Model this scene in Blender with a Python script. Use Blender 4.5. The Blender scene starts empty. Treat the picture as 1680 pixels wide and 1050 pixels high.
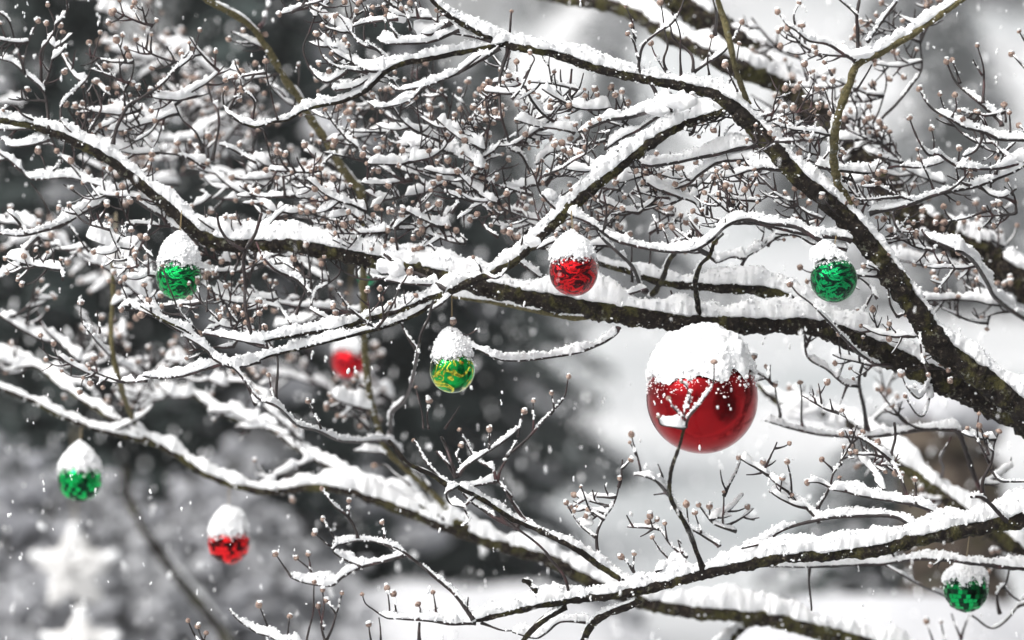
import bpy, math, random
import numpy as np
from mathutils import Vector, Matrix
random.seed(7); RNG = np.random.default_rng(7)
C = bpy.context.scene.collection
SC = bpy.context.scene
# ------------------------------------------------------------------ camera, world, sun, exposure
CAM_Z = 1.65; LENS = 100.0; F0 = 3.60
K = 36.0 / LENS / 1680.0                       # metres per photo pixel at one metre
cam = bpy.data.objects.new('camera', bpy.data.cameras.new('camera')); C.objects.link(cam)
cam.location = (0, 0, CAM_Z); cam.rotation_euler = (math.radians(90), 0, 0)
cam.data.lens = LENS; cam.data.sensor_width = 36; cam.data.clip_end = 3000; cam.data.clip_start = 0.05
cam.data.dof.use_dof = True; cam.data.dof.focus_distance = F0 + 0.02; cam.data.dof.aperture_fstop = 2.5
SC.camera = cam
w = bpy.data.worlds.new("World"); SC.world = w; w.use_nodes = True
nt = w.node_tree; nt.nodes.clear()
sky = nt.nodes.new('ShaderNodeTexSky'); sky.sky_type = 'NISHITA'; sky.sun_disc = False
SUN_EL, SUN_AZ = math.radians(50), math.radians(-125)
sky.sun_elevation = SUN_EL; sky.sun_rotation = SUN_AZ; sky.dust_density = 10; sky.ozone_density = 1.0; sky.air_density = 1.6
hs = nt.nodes.new('ShaderNodeHueSaturation'); hs.inputs['Saturation'].default_value = 0.16
bg = nt.nodes.new('ShaderNodeBackground'); bg.inputs['Strength'].default_value = 0.15
out = nt.nodes.new('ShaderNodeOutputWorld')
nt.links.new(sky.outputs[0], hs.inputs['Color']); nt.links.new(hs.outputs[0], bg.inputs['Color']); nt.links.new(bg.outputs[0], out.inputs['Surface'])
sl = bpy.data.lights.new('sun', 'SUN'); sl.energy = 1.1; sl.angle = math.radians(30); sl.color = (1, .98, .95)
sun = bpy.data.objects.new('sun', sl); C.objects.link(sun)
sun.rotation_euler = (math.radians(90) - SUN_EL, 0, math.radians(180) - SUN_AZ)
SC.view_settings.view_transform = 'Standard'; SC.view_settings.look = 'None'; SC.view_settings.gamma = 1
SC.view_settings.exposure = 0.53
SC.cycles.use_denoising = True
try: SC.cycles.denoiser = 'OPENIMAGEDENOISE'
except Exception: pass
SC.cycles.max_bounces = 6; SC.cycles.diffuse_bounces = 3; SC.cycles.sample_clamp_indirect = 4

# ------------------------------------------------------------------ helpers
def P(px, py, Y):                              # a photo pixel at distance Y -> world point
    return np.array([(px - 840) * K * Y, Y, CAM_Z - (py - 525) * K * Y])
def S(px, Y): return px * K * Y                # pixels -> metres at Y

def _h(i, j, k, s):
    n = (i * 374761393 + j * 668265263 + k * 2147483647 + s * 1274126177) & 0xffffffff
    n = ((n ^ (n >> 13)) * 1274126177) & 0xffffffff
    return ((n ^ (n >> 16)) & 0xffff) / 65535.0
_ROT = np.array(Matrix.Rotation(.9, 3, Vector((1, .6, .3)).normalized()) @ Matrix.Rotation(.7, 3, 'Z'))
def vnoise(p, f, seed=0):                      # value noise 0..1, p (n,3)
    q = (np.asarray(p, float) @ _ROT.T) * f + 1000.0
    i = np.floor(q).astype(np.int64); t = q - i; t = t * t * (3 - 2 * t)
    r = 0
    for a in (0, 1):
        for b in (0, 1):
            for c in (0, 1):
                wgt = (t[:, 0] if a else 1 - t[:, 0]) * (t[:, 1] if b else 1 - t[:, 1]) * (t[:, 2] if c else 1 - t[:, 2])
                r = r + wgt * _h(i[:, 0] + a, i[:, 1] + b, i[:, 2] + c, seed)
    return r

class Acc:                                     # collects shapes for ONE mesh
    def __init__(s): s.v = []; s.q = []; s.t = []; s.n = 0
    def add(s, v, q=None, t=None):
        v = np.asarray(v, float)
        if q is not None and len(q): s.q.append(np.asarray(q, np.int64) + s.n)
        if t is not None and len(t): s.t.append(np.asarray(t, np.int64) + s.n)
        s.v.append(v); s.n += len(v)
    def build(s, name, m, parent=None, smooth=True):
        if not s.v: return None
        org = np.array(parent.get('_org', (0, 0, 0))) if parent is not None else np.zeros(3)
        v = np.concatenate(s.v) - org
        q = np.concatenate(s.q) if s.q else np.zeros((0, 4), np.int64)
        t = np.concatenate(s.t) if s.t else np.zeros((0, 3), np.int64)
        me = bpy.data.meshes.new(name)
        me.vertices.add(len(v)); me.vertices.foreach_set('co', v.astype(np.float32).ravel())
        nl = len(q) * 4 + len(t) * 3
        me.loops.add(nl); me.loops.foreach_set('vertex_index', np.concatenate([q.ravel(), t.ravel()]).astype(np.int32))
        me.polygons.add(len(q) + len(t))
        st = np.concatenate([np.arange(len(q)) * 4, len(q) * 4 + np.arange(len(t)) * 3])
        me.polygons.foreach_set('loop_start', st.astype(np.int32))
        if smooth: me.polygons.foreach_set('use_smooth', np.ones(len(q) + len(t), bool))
        me.update(calc_edges=True); me.validate()
        for mm in (m if isinstance(m, (list, tuple)) else [m]): me.materials.append(mm)
        o = bpy.data.objects.new(name, me); C.objects.link(o)
        if parent is not None:
            o.parent = parent; o['_org'] = list(org)
        return o
def tag(o, label=None, cat=None, group=None, kind=None):
    if label: o['label'] = label
    if cat: o['category'] = cat
    if group: o['group'] = group
    if kind: o['kind'] = kind
    return o
def empty(name, loc):
    o = bpy.data.objects.new(name, None); C.objects.link(o); o.location = loc; o['_org'] = [float(c) for c in loc]
    o.empty_display_size = .05
    return o

def ringq(n, m):                               # quads for n rings of m verts
    i = np.arange(n - 1)[:, None] * m; j = np.arange(m)[None, :]; j2 = (j + 1) % m
    return np.stack([i + j, i + j2, i + m + j2, i + m + j], -1).reshape(-1, 4)
def fan(base, m, apex, flip=False):
    j = np.arange(m); a = np.stack([base + j, base + (j + 1) % m, np.full(m, apex)], -1)
    return a[:, ::-1] if flip else a
def frames(pts):
    t = np.gradient(pts, axis=0); t /= np.linalg.norm(t, axis=1)[:, None] + 1e-9
    up = np.array([0, 0, 1.0]); u = up - t * t[:, 2:3]
    ln = np.linalg.norm(u, axis=1)
    bad = ln < .05
    u[bad] = np.array([0.3, 1, 0]) - t[bad] * (t[bad] @ np.array([0.3, 1, 0]))[:, None]
    u /= np.linalg.norm(u, axis=1)[:, None]
    s = np.cross(t, u)
    return t, u, s
def tube(acc, pts, r, m=8, rough=0.0, seed=0):
    pts = np.asarray(pts); r = np.asarray(r) * np.ones(len(pts))
    t, u, s = frames(pts)
    for i in range(1, len(pts)):               # keep the frame from flipping on steep stretches
        if u[i] @ u[i-1] < 0: u[i] *= -1; s[i] *= -1
    a = np.arange(m) / m * 2 * np.pi
    rr = r[:, None] * np.ones(m)[None, :]
    d = np.cos(a)[None, :, None] * s[:, None, :] + np.sin(a)[None, :, None] * u[:, None, :]
    if rough:
        b = (pts[:, None, :] + d * rr[:, :, None]).reshape(-1, 3)
        n = vnoise(b, 90, seed) * .6 + vnoise(b, 260, seed + 1) * .4
        rr = rr * (1 + rough * (n.reshape(len(pts), m) - .5) * 2)
    v = (pts[:, None, :] + d * rr[:, :, None]).reshape(-1, 3)
    n = len(v)
    v = np.vstack([v, pts[0], pts[-1] + t[-1] * r[-1] * .6])
    acc.add(v, ringq(len(pts), m), np.vstack([fan(0, m, n, True), fan((len(pts) - 1) * m, m, n + 1)]))

def catmull(p, step):                          # p (n,k) -> resampled smooth curve
    p = np.asarray(p, float)
    if len(p) == 2: p = np.vstack([p[0], (p[0] + p[1]) / 2, p[1]])
    q = np.vstack([2 * p[0] - p[1], p, 2 * p[-1] - p[-2]]); o = []
    for i in range(1, len(q) - 2):
        L = np.linalg.norm((q[i+1] - q[i])[:2]); n = max(2, int(L / step))
        for k in range(n):
            t = k / n
            o.append(.5 * ((2 * q[i]) + (-q[i-1] + q[i+1]) * t + (2*q[i-1] - 5*q[i] + 4*q[i+1] - q[i+2]) * t*t + (-q[i-1] + 3*q[i] - 3*q[i+1] + q[i+2]) * t**3))
    o.append(p[-1]); return np.array(o)

_ph = (1 + 5 ** .5) / 2
ICO = np.array([(-1,_ph,0),(1,_ph,0),(-1,-_ph,0),(1,-_ph,0),(0,-1,_ph),(0,1,_ph),(0,-1,-_ph),(0,1,-_ph),(_ph,0,-1),(_ph,0,1),(-_ph,0,-1),(-_ph,0,1)]) / 1.902
ICOF = np.array([(0,11,5),(0,5,1),(0,1,7),(0,7,10),(0,10,11),(1,5,9),(5,11,4),(11,10,2),(10,7,6),(7,1,8),(3,9,4),(3,4,2),(3,2,6),(3,6,8),(3,8,9),(4,9,5),(2,4,11),(6,2,10),(8,6,7),(9,8,1)])
def ico_sub(v, f):
    v = list(map(tuple, v)); cache = {}; o = []
    def mid(a, b):
        k = (min(a, b), max(a, b))
        if k not in cache:
            m = (np.array(v[a]) + np.array(v[b])) / 2; m /= np.linalg.norm(m); v.append(tuple(m)); cache[k] = len(v) - 1
        return cache[k]
    for a, b, c in f:
        x, y, z = mid(a, b), mid(b, c), mid(c, a); o += [(a, x, z), (b, y, x), (c, z, y), (x, y, z)]
    return np.array(v), np.array(o)
ICO2, ICO2F = ico_sub(ICO, ICOF)
ICO3, ICO3F = ico_sub(ICO2, ICO2F)
def blobs(acc, cen, rad, squash=1.0, base=(ICO, ICOF), seed=3, jit=.25):
    cen = np.asarray(cen).reshape(-1, 3); rad = np.asarray(rad) * np.ones(len(cen))
    bv, bf = base; n = len(cen); m = len(bv)
    if n == 0: return
    j = 1 + jit * (RNG.random((n, m)) - .5) * 2
    v = bv[None] * rad[:, None, None] * j[:, :, None]
    v[:, :, 2] *= squash
    v = v + cen[:, None, :]
    f = bf[None] + (np.arange(n) * m)[:, None, None]
    acc.add(v.reshape(-1, 3), None, f.reshape(-1, 3))

# ------------------------------------------------------------------ materials
def mat(name):
    m = bpy.data.materials.new(name); m.use_nodes = True
    n = m.node_tree.nodes; b = n['Principled BSDF']; return m, m.node_tree, b
def N(t, kind, **kw):
    n = t.nodes.new(kind)
    for k, v in kw.items():
        if k in n.inputs: n.inputs[k].default_value = v
        else: setattr(n, k, v)
    return n
def coords(t, which='Object'):
    tc = t.nodes.new('ShaderNodeTexCoord'); return tc.outputs[which]
def noise(t, co, scale, detail=3, rough=.6, dist=0):
    n = N(t, 'ShaderNodeTexNoise', Scale=scale, Detail=detail, Roughness=rough, Distortion=dist); t.links.new(co, n.inputs['Vector']); return n.outputs['Fac']
def ramp(t, fac, stops, interp='LINEAR'):
    r = t.nodes.new('ShaderNodeValToRGB'); r.color_ramp.interpolation = interp
    e = r.color_ramp.elements
    e[0].position, e[0].color = stops[0][0], (*stops[0][1], 1)
    e[1].position, e[1].color = stops[-1][0], (*stops[-1][1], 1)
    for p, c in stops[1:-1]:
        x = e.new(p); x.color = (*c, 1)
    t.links.new(fac, r.inputs['Fac']); return r.outputs['Color']
def mix(t, fac, a, b):
    n = t.nodes.new('ShaderNodeMix'); n.data_type = 'RGBA'
    for s, x in ((0, fac), (6, a), (7, b)):
        if hasattr(x, 'is_linked') or hasattr(x, 'links'): t.links.new(x, n.inputs[s])
        else: n.inputs[s].default_value = x if s == 0 else (*x, 1)
    return n.outputs[2]
def bump(t, b, h, strength, dist):
    n = N(t, 'ShaderNodeBump', Strength=strength, Distance=dist); t.links.new(h, n.inputs['Height']); t.links.new(n.outputs[0], b.inputs['Normal'])

def m_snow():
    m, t, b = mat('snow'); co = coords(t)
    f = noise(t, co, 60, 2)
    t.links.new(ramp(t, f, [(.3, (.86, .87, .89)), (.7, (.93, .935, .94))]), b.inputs['Base Color'])
    b.inputs['Roughness'].default_value = .75; b.inputs['Specular IOR Level'].default_value = .15
    bump(t, b, noise(t, co, 260, 5, .75), .7, .002)
    return m
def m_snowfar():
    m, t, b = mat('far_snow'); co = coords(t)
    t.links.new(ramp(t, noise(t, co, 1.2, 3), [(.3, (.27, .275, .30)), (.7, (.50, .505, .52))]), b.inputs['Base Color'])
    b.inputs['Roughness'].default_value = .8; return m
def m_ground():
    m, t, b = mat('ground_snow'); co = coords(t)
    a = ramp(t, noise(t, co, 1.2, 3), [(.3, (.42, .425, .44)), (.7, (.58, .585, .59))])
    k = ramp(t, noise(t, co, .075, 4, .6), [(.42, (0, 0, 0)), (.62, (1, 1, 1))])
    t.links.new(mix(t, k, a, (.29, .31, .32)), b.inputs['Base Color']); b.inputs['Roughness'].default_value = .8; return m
def m_bark(name, moss=.5, dark=(.012, .009, .008), mid=(.05, .036, .026), olive=(.11, .10, .035), sc=1.0):
    m, t, b = mat(name); co = coords(t)
    base = ramp(t, noise(t, co, 150 * sc, 4, .7), [(.46, dark), (.60, mid), (.70, (.21, .18, .145))])
    mk = ramp(t, noise(t, co, 34 * sc, 4, .65), [(.62 - .22 * moss, (0, 0, 0)), (.72 - .2 * moss, (1, 1, 1))])
    ol = ramp(t, noise(t, co, 300 * sc, 3, .7), [(.35, tuple(.35 * c for c in olive)), (.7, olive)])
    c = mix(t, mk, base, ol)
    lk = ramp(t, noise(t, co, 75 * sc, 5, .7), [(.60, (0, 0, 0)), (.66, (1, 1, 1))])
    c = mix(t, lk, c, ramp(t, noise(t, co, 260 * sc, 3, .7), [(.4, (.07, .072, .05)), (.65, (.27, .275, .22))]))
    sp = ramp(t, noise(t, co, 520 * sc, 2, .6), [(.73, (0, 0, 0)), (.77, (1, 1, 1))])
    c = mix(t, sp, c, (.62, .63, .62))
    t.links.new(c, b.inputs['Base Color']); b.inputs['Roughness'].default_value = .8; b.inputs['Specular IOR Level'].default_value = .2
    bump(t, b, noise(t, co, 150 * sc, 5, .8), 1.0, .006 / sc)
    return m
def m_twig():
    m, t, b = mat('twig_bark'); co = coords(t)
    t.links.new(ramp(t, noise(t, co, 45, 3), [(.35, (.008, .006, .006)), (.58, (.022, .012, .012)), (.74, (.08, .032, .034))]), b.inputs['Base Color'])
    b.inputs['Roughness'].default_value = .6; bump(t, b, noise(t, co, 400, 2), .5, .001); return m
def m_bud():
    m, t, b = mat('bud_scales'); co = coords(t)
    t.links.new(ramp(t, noise(t, co, 330, 3), [(.3, (.09, .05, .045)), (.5, (.26, .18, .145)), (.7, (.48, .38, .31))]), b.inputs['Base Color'])
    b.inputs['Roughness'].default_value = .7; return m
def m_needle():
    m, t, b = mat('needles'); co = coords(t)
    t.links.new(ramp(t, noise(t, co, 2.2, 3), [(.3, (.008, .011, .010)), (.7, (.032, .050, .048))]), b.inputs['Base Color'])
    b.inputs['Roughness'].default_value = .8; return m
def m_gold():
    m, t, b = mat('gold_metal'); b.inputs['Base Color'].default_value = (.75, .5, .14, 1); b.inputs['Metallic'].default_value = 1; b.inputs['Roughness'].default_value = .3
    bump(t, b, noise(t, coords(t), 200, 2), .2, .001); return m
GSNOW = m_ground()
SNOW, FSNOW, TWIG, BUD, NEEDLE, GOLD = m_snow(), m_snowfar(), m_twig(), m_bud(), m_needle(), m_gold()
BARK = m_bark('mossy_bark', .5, mid=(.032, .024, .018)); BARKG = m_bark('green_bark', .7, olive=(.12, .11, .04)); OLIVE = m_bark('olive_stem_bark', 1.6, olive=(.22, .19, .09))
BARKM = m_bark('dark_mossy_bark', .45, olive=(.11, .10, .035))
TRUNKB = m_bark('brown_trunk_bark', 0.1, dark=(.06, .045, .035), mid=(.17, .13, .10), sc=.15)

CORD, _t, _b = mat('cord_thread'); _b.inputs['Base Color'].default_value = (.22, .16, .07, 1); _b.inputs['Roughness'].default_value = .6
def m_foil(name, col, dark, kind):
    m, t, b = mat(name); co = coords(t)
    b.inputs['Metallic'].default_value = .85; b.inputs['Roughness'].default_value = .14
    if kind == 'plain':
        t.links.new(ramp(t, noise(t, co, 9, 2), [(.35, col), (.65, tuple(.85 * c for c in col))]), b.inputs['Base Color'])
        b.inputs['Roughness'].default_value = .2
        bump(t, b, noise(t, co, 500, 2), .05, .0005)
    elif kind == 'swirl':
        mp = N(t, 'ShaderNodeMapping'); mp.inputs['Scale'].default_value = (1, 1, 2.1); mp.inputs['Rotation'].default_value = (.2, .35, 0); t.links.new(co, mp.inputs['Vector'])
        f = noise(t, mp.outputs[0], 24, 5, .62, 2.6)
        t.links.new(ramp(t, f, [(.39, dark), (.43, col), (.49, col), (.52, dark), (.61, dark), (.64, col), (.70, dark)]), b.inputs['Base Color'])
        bump(t, b, f, .7, .006)
    elif kind == 'gold':
        f = noise(t, co, 42, 2, .5, .6)
        g = ramp(t, f, [(.44, (0, 0, 0)), (.455, (1, 1, 1)), (.50, (1, 1, 1)), (.515, (0, 0, 0)), (.60, (0,0,0)), (.61, (1,1,1)), (.64, (1,1,1)), (.65, (0,0,0))])
        sp = ramp(t, noise(t, co, 300, 2), [(.45, (0, 0, 0)), (.55, (1, 1, 1))])
        body = ramp(t, noise(t, co, 25, 2), [(.4, dark), (.55, col)])
        gd = mix(t, sp, (.25, .27, .02), (.62, .58, .05))
        t.links.new(mix(t, g, body, gd), b.inputs['Base Color']); bump(t, b, f, .3, .003)
    elif kind == 'facet':
        ga = t.nodes.new('ShaderNodeAttribute'); ga.attribute_name = 'tile_tone'; 
        t.links.new(ramp(t, ga.outputs['Fac'], [(.0, dark), (.35, dark), (.45, col), (1, tuple(min(1, 1.25 * c) for c in col))]), b.inputs['Base Color'])
    return m
RED, DRED = (.55, .005, .010), (.05, .0, .002)
GRN, DGRN = (.0, .40, .085), (.0, .03, .012)

# ------------------------------------------------------------------ ground and far setting
def ground():
    n = 140
    g = np.sign(np.linspace(-1, 1, n)) * np.abs(np.linspace(-1, 1, n)) ** 2.4 * 280
    X, Y = np.meshgrid(g, g); Z = np.zeros_like(X)
    pts = np.stack([X.ravel(), Y.ravel(), Z.ravel()], -1)
    z = (vnoise(pts, .22, 5) - .5) * .22 + (vnoise(pts, .05, 6) - .5) * .5
    rise = np.clip((pts[:, 1] - 14) / 60, 0, 1) * 2.4
    pts[:, 2] = z * np.clip(np.hypot(pts[:, 0] - 1, pts[:, 1] - 3.8) / 4, .05, 1) + rise
    hill = np.clip((pts[:, 1] - 62) / 90, 0, 1) ** 1.1 * np.clip((pts[:, 0] + 9) / 14, 0, 1)  # snowy slope added at right to supply the brightness of pale sky
    pts[:, 2] += hill * 27 + hill * (vnoise(pts, .06, 9) - .5) * 6
    i = np.arange(n - 1)[:, None] * n; j = np.arange(n - 1)[None, :]
    a = Acc(); a.add(pts, np.stack([i + j, i + j + 1, i + n + j + 1, i + n + j], -1).reshape(-1, 4))
    o = a.build('snowy_ground', GSNOW); tag(o, 'flat snow covered ground behind the tree, with an added slope in place of pale sky', kind='structure'); o['kind'] = 'structure'
ground()

def conifer_mesh(h, rmax, seed, snowy, base=.25):
    r = np.random.default_rng(seed); tr = Acc(); nd = Acc(); sn = Acc()
    z = np.linspace(0, h * .97, 12); tube(tr, np.stack([0 * z + .03 * np.sin(z), 0 * z, z - .2], -1), np.linspace(.10 * h / 4, .01, 12), 8)
    quads = []; sq = []
    nb = int(120 * h / 4)
    for k in range(nb):
        f = k / nb; zz = base + (h - base) * f; L = rmax * (1 - f) ** .8 * (.75 + .5 * r.random()) + .06
        az = k * 2.399 + r.random() * .5
        d = np.array([math.cos(az), math.sin(az), 0]); e = np.array([-d[1], d[0], 0])
        ns = max(6, int(L * 16))
        s = (np.arange(ns) + .6) / ns
        spine = np.array([0, 0, zz]) + d * (s * L)[:, None] + np.array([0, 0, 1]) * (.10 * L * s - .42 * L * s ** 2)[:, None]
        for q in range(7):
            off = e * ((r.random(ns) - .5) * L * .55 * (1 - s * .75))[:, None] + np.array([0, 0, 1]) * ((r.random(ns) - .6) * .10 * h / 4)[:, None]
            cc = spine + off; sz = .055 * (.6 + r.random(ns)) * max(.7, h / 4)
            a1 = r.normal(size=(ns, 3)); a1[:, 2] *= .5; a1 /= np.linalg.norm(a1, axis=1)[:, None]
            a2 = np.cross(a1, r.normal(size=(ns, 3))); a2 /= np.linalg.norm(a2, axis=1)[:, None]
            quads.append(np.stack([cc - a1 * sz[:, None] * 1.3, cc - a2 * sz[:, None] * .5, cc + a1 * sz[:, None] * 1.3, cc + a2 * sz[:, None] * .5], 1).reshape(-1, 3))
        if r.random() < snowy:
            k2 = r.random(ns) < .75; c2 = spine[k2] + e * ((r.random(k2.sum()) - .5) * L * .35)[:, None] + np.array([0, 0, .035 * h / 4])
            blobs(sn, c2, (.05 + .06 * r.random(len(c2))) * max(.6, h / 4) * (.5 + L / rmax * .7), .5, jit=.3)
    v = np.concatenate(quads); nd.add(v, np.arange(len(v)).reshape(-1, 4))
    return tr, nd, sn
CONI = []
def conifer(proto_i, loc, rz, sc, label, group, name='evergreen_tree'):
    h, rm, seed, sw = [(4.2, 1.25, 1, .42), (5.0, 1.15, 2, .36), (3.2, 1.5, 3, .9), (2.0, 1.2, 4, .95)][proto_i]
    while len(CONI) <= proto_i: CONI.append(None)
    o = empty(name, loc); o.rotation_euler.z = rz; o.scale = (sc,) * 3; tag(o, label, 'evergreen', group)
    if CONI[proto_i] is None:
        tr, nd, sn = conifer_mesh(h, rm, seed, sw); z = (0, 0, 0)
        org = o['_org']; o['_org'] = [0., 0., 0.]
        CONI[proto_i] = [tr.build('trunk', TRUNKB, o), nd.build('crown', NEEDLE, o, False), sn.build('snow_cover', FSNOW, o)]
        o['_org'] = org
    else:
        for s in CONI[proto_i]:
            c = s.copy(); C.objects.link(c); c.parent = o
    return o
EV = 'evergreens standing in the snow behind the tree'
def gx(px, Y): return (px - 840) * K * Y
for i, (pi, px, Y, sc, lab) in enumerate([
    (0, 90, 10.5, .80, 'dark evergreen farthest left, behind the green ball in the upper left'),
    (1, 380, 12.0, .85, 'tall dark evergreen behind the left part of the long middle branch'),
    (0, 640, 13.0, .80, 'dark evergreen behind the green and gold ball'),
    (2, 500, 17.0, 1.15, 'broad snow laden evergreen between the dark ones, behind the blurred red ball'),
    (0, 800, 22.0, .85, 'dark evergreen right of the green and gold ball, farther back'),
    (2, 1010, 55, 1.7, 'distant snow laden evergreen above the big red ball'),
    (2, 1570, 58, 2.0, 'distant snow laden evergreen in the upper right'),
    (2, 1300, 70, 1.7, 'farthest pale snow laden evergreen between the two distant ones'),
    (3, 1440, 11.5, .66, 'low greenish evergreen beside the brown stump on the right')]):
    conifer(pi, (gx(px, Y), Y, (0 if Y < 14 else (Y - 14) / 60 * 2.4) - .05), i * 1.7, sc, lab, EV)
ORD = ['sixth from the left of the eight', 'rightmost of the eight', 'fourth from the left of the eight', 'fifth from the left of the eight', 'second from the left of the eight', 'leftmost of the eight', 'seventh from the left of the eight', 'third from the left of the eight']
for i, (px, Y, sc) in enumerate([(1500, 88, 1.9), (1620, 100, 2.3), (1250, 105, 2.2), (1390, 118, 2.6), (1060, 96, 1.9), (960, 112, 2.6), (1560, 128, 2.8), (1140, 130, 2.8)]):
    x = gx(px, Y); z = min(1, (Y - 14) / 60) * 2.4 + ((Y - 62) / 90) ** 1.1 * min(1, max(0, (x + 9) / 14)) * 27
    conifer(2, (x, Y, z - .8), i * 1.3, sc, ORD[i] + ' blurred evergreens on the added far hillside', 'evergreens on the far hillside')
for i, (x, y, sc) in enumerate([(2.35, 2.0, .9), (-3.2, -9, 1.2), (2.5, .5, 1.0), (3.0, -1.0, .9), (4.9, .9, 1.1)]):  # unseen evergreens, added to give the balls something dark to reflect
    conifer(1 if i % 2 else 0, (x, y, 0), i * 2.1, sc, ['dark evergreen out of frame on the right, mirrored in the big red ball', 'unseen evergreen added behind the viewer for reflections in the balls', 'second unseen dark evergreen added at the right for reflections', 'unseen dark evergreen added nearest the viewer for reflections', 'farthest unseen dark evergreen added at the right for reflections'][i], 'unseen evergreens added for dark reflections in the balls')

def shrub(px, Y, w_, h_, seed, label):
    o = empty('snowy_shrub', (gx(px, Y), Y, 0)); tag(o, label, 'shrub', 'snowy shrubs at lower left'); r = np.random.default_rng(seed)
    st, sn = Acc(), Acc()
    for k in range(170):
        az = r.random() * 6.28; q = r.random() ** .5; tip = np.array([math.cos(az) * q * w_, math.sin(az) * q * w_, h_ * (1 - .55 * q * q) * (.85 + .2 * r.random())]); base = np.array([gx(px, Y), Y, 0]) + tip * [.15, .15, 0]
        f = np.linspace(0, 1, 9)[:, None]; pp = base + (tip - tip * [.15, .15, 0]) * f + np.array([0, 0, .12 * h_]) * np.sin(f * 3.1) + r.normal(size=(9, 3)) * .012
        tube(st, pp, np.linspace(.012, .004, 9), 5)
        cc = np.repeat(pp[3:], 3, 0) + r.normal(size=(18, 3)) * .04
        blobs(sn, cc, .012 + .034 * r.random(18) ** 1.5, .75, jit=.2)
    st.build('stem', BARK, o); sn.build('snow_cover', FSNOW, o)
shrub(40, 9.0, .62, 1.22, 1, 'snow heaped shrub at the lower left corner behind the large white star')
shrub(330, 9.6, .60, 1.12, 2, 'snow heaped shrub behind the single red ball at lower left')
def stump():
    Y = 9.0; o = empty('tree_stump', (float(gx(1562, Y)), Y, 0)); tag(o, 'broad brown tree stump capped with snow, blurred behind the lower right branches', 'stump')
    a = Acc(); z = np.linspace(-.1, 1.32, 24); r = .16 + .06 * np.exp(-z * 3)
    pts = np.stack([gx(1562, Y) + .02 * np.sin(z * 3), Y + 0 * z, z], -1); tube(a, pts, r, 28, .10, 4); a.build('trunk', TRUNKB, o)
    s = Acc(); v = ICO3 * np.array([.19, .19, .10]) + np.array([gx(1562, Y), Y, 1.36]); v += (vnoise(v, 14)[:, None] - .5) * .05
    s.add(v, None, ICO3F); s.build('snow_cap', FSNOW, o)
stump()

def bank(px, Y, hgt, wx):
    cx = gx(px, Y); n = 60
    g = np.linspace(-1, 1, n); X, Q = np.meshgrid(g, g); h = hgt * np.exp(-((X * 1.5) ** 2 + (Q * 1.9) ** 2) ** 1.2)
    pts = np.stack([cx + X.ravel() * wx, Y + .1 + Q.ravel() * 1.0, h.ravel() - .05], -1); pts[:, 2] += (vnoise(pts, 3, 2) - .5) * .12 * np.clip(h.ravel() * 3, 0, 1)
    i = np.arange(n - 1)[:, None] * n; j = np.arange(n - 1)[None, :]
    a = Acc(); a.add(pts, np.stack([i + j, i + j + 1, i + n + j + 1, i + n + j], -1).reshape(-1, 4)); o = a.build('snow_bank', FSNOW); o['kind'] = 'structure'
bank(1545, 8.2, .92, 1.9); bank(740, 9.6, .80, 1.7)

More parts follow.
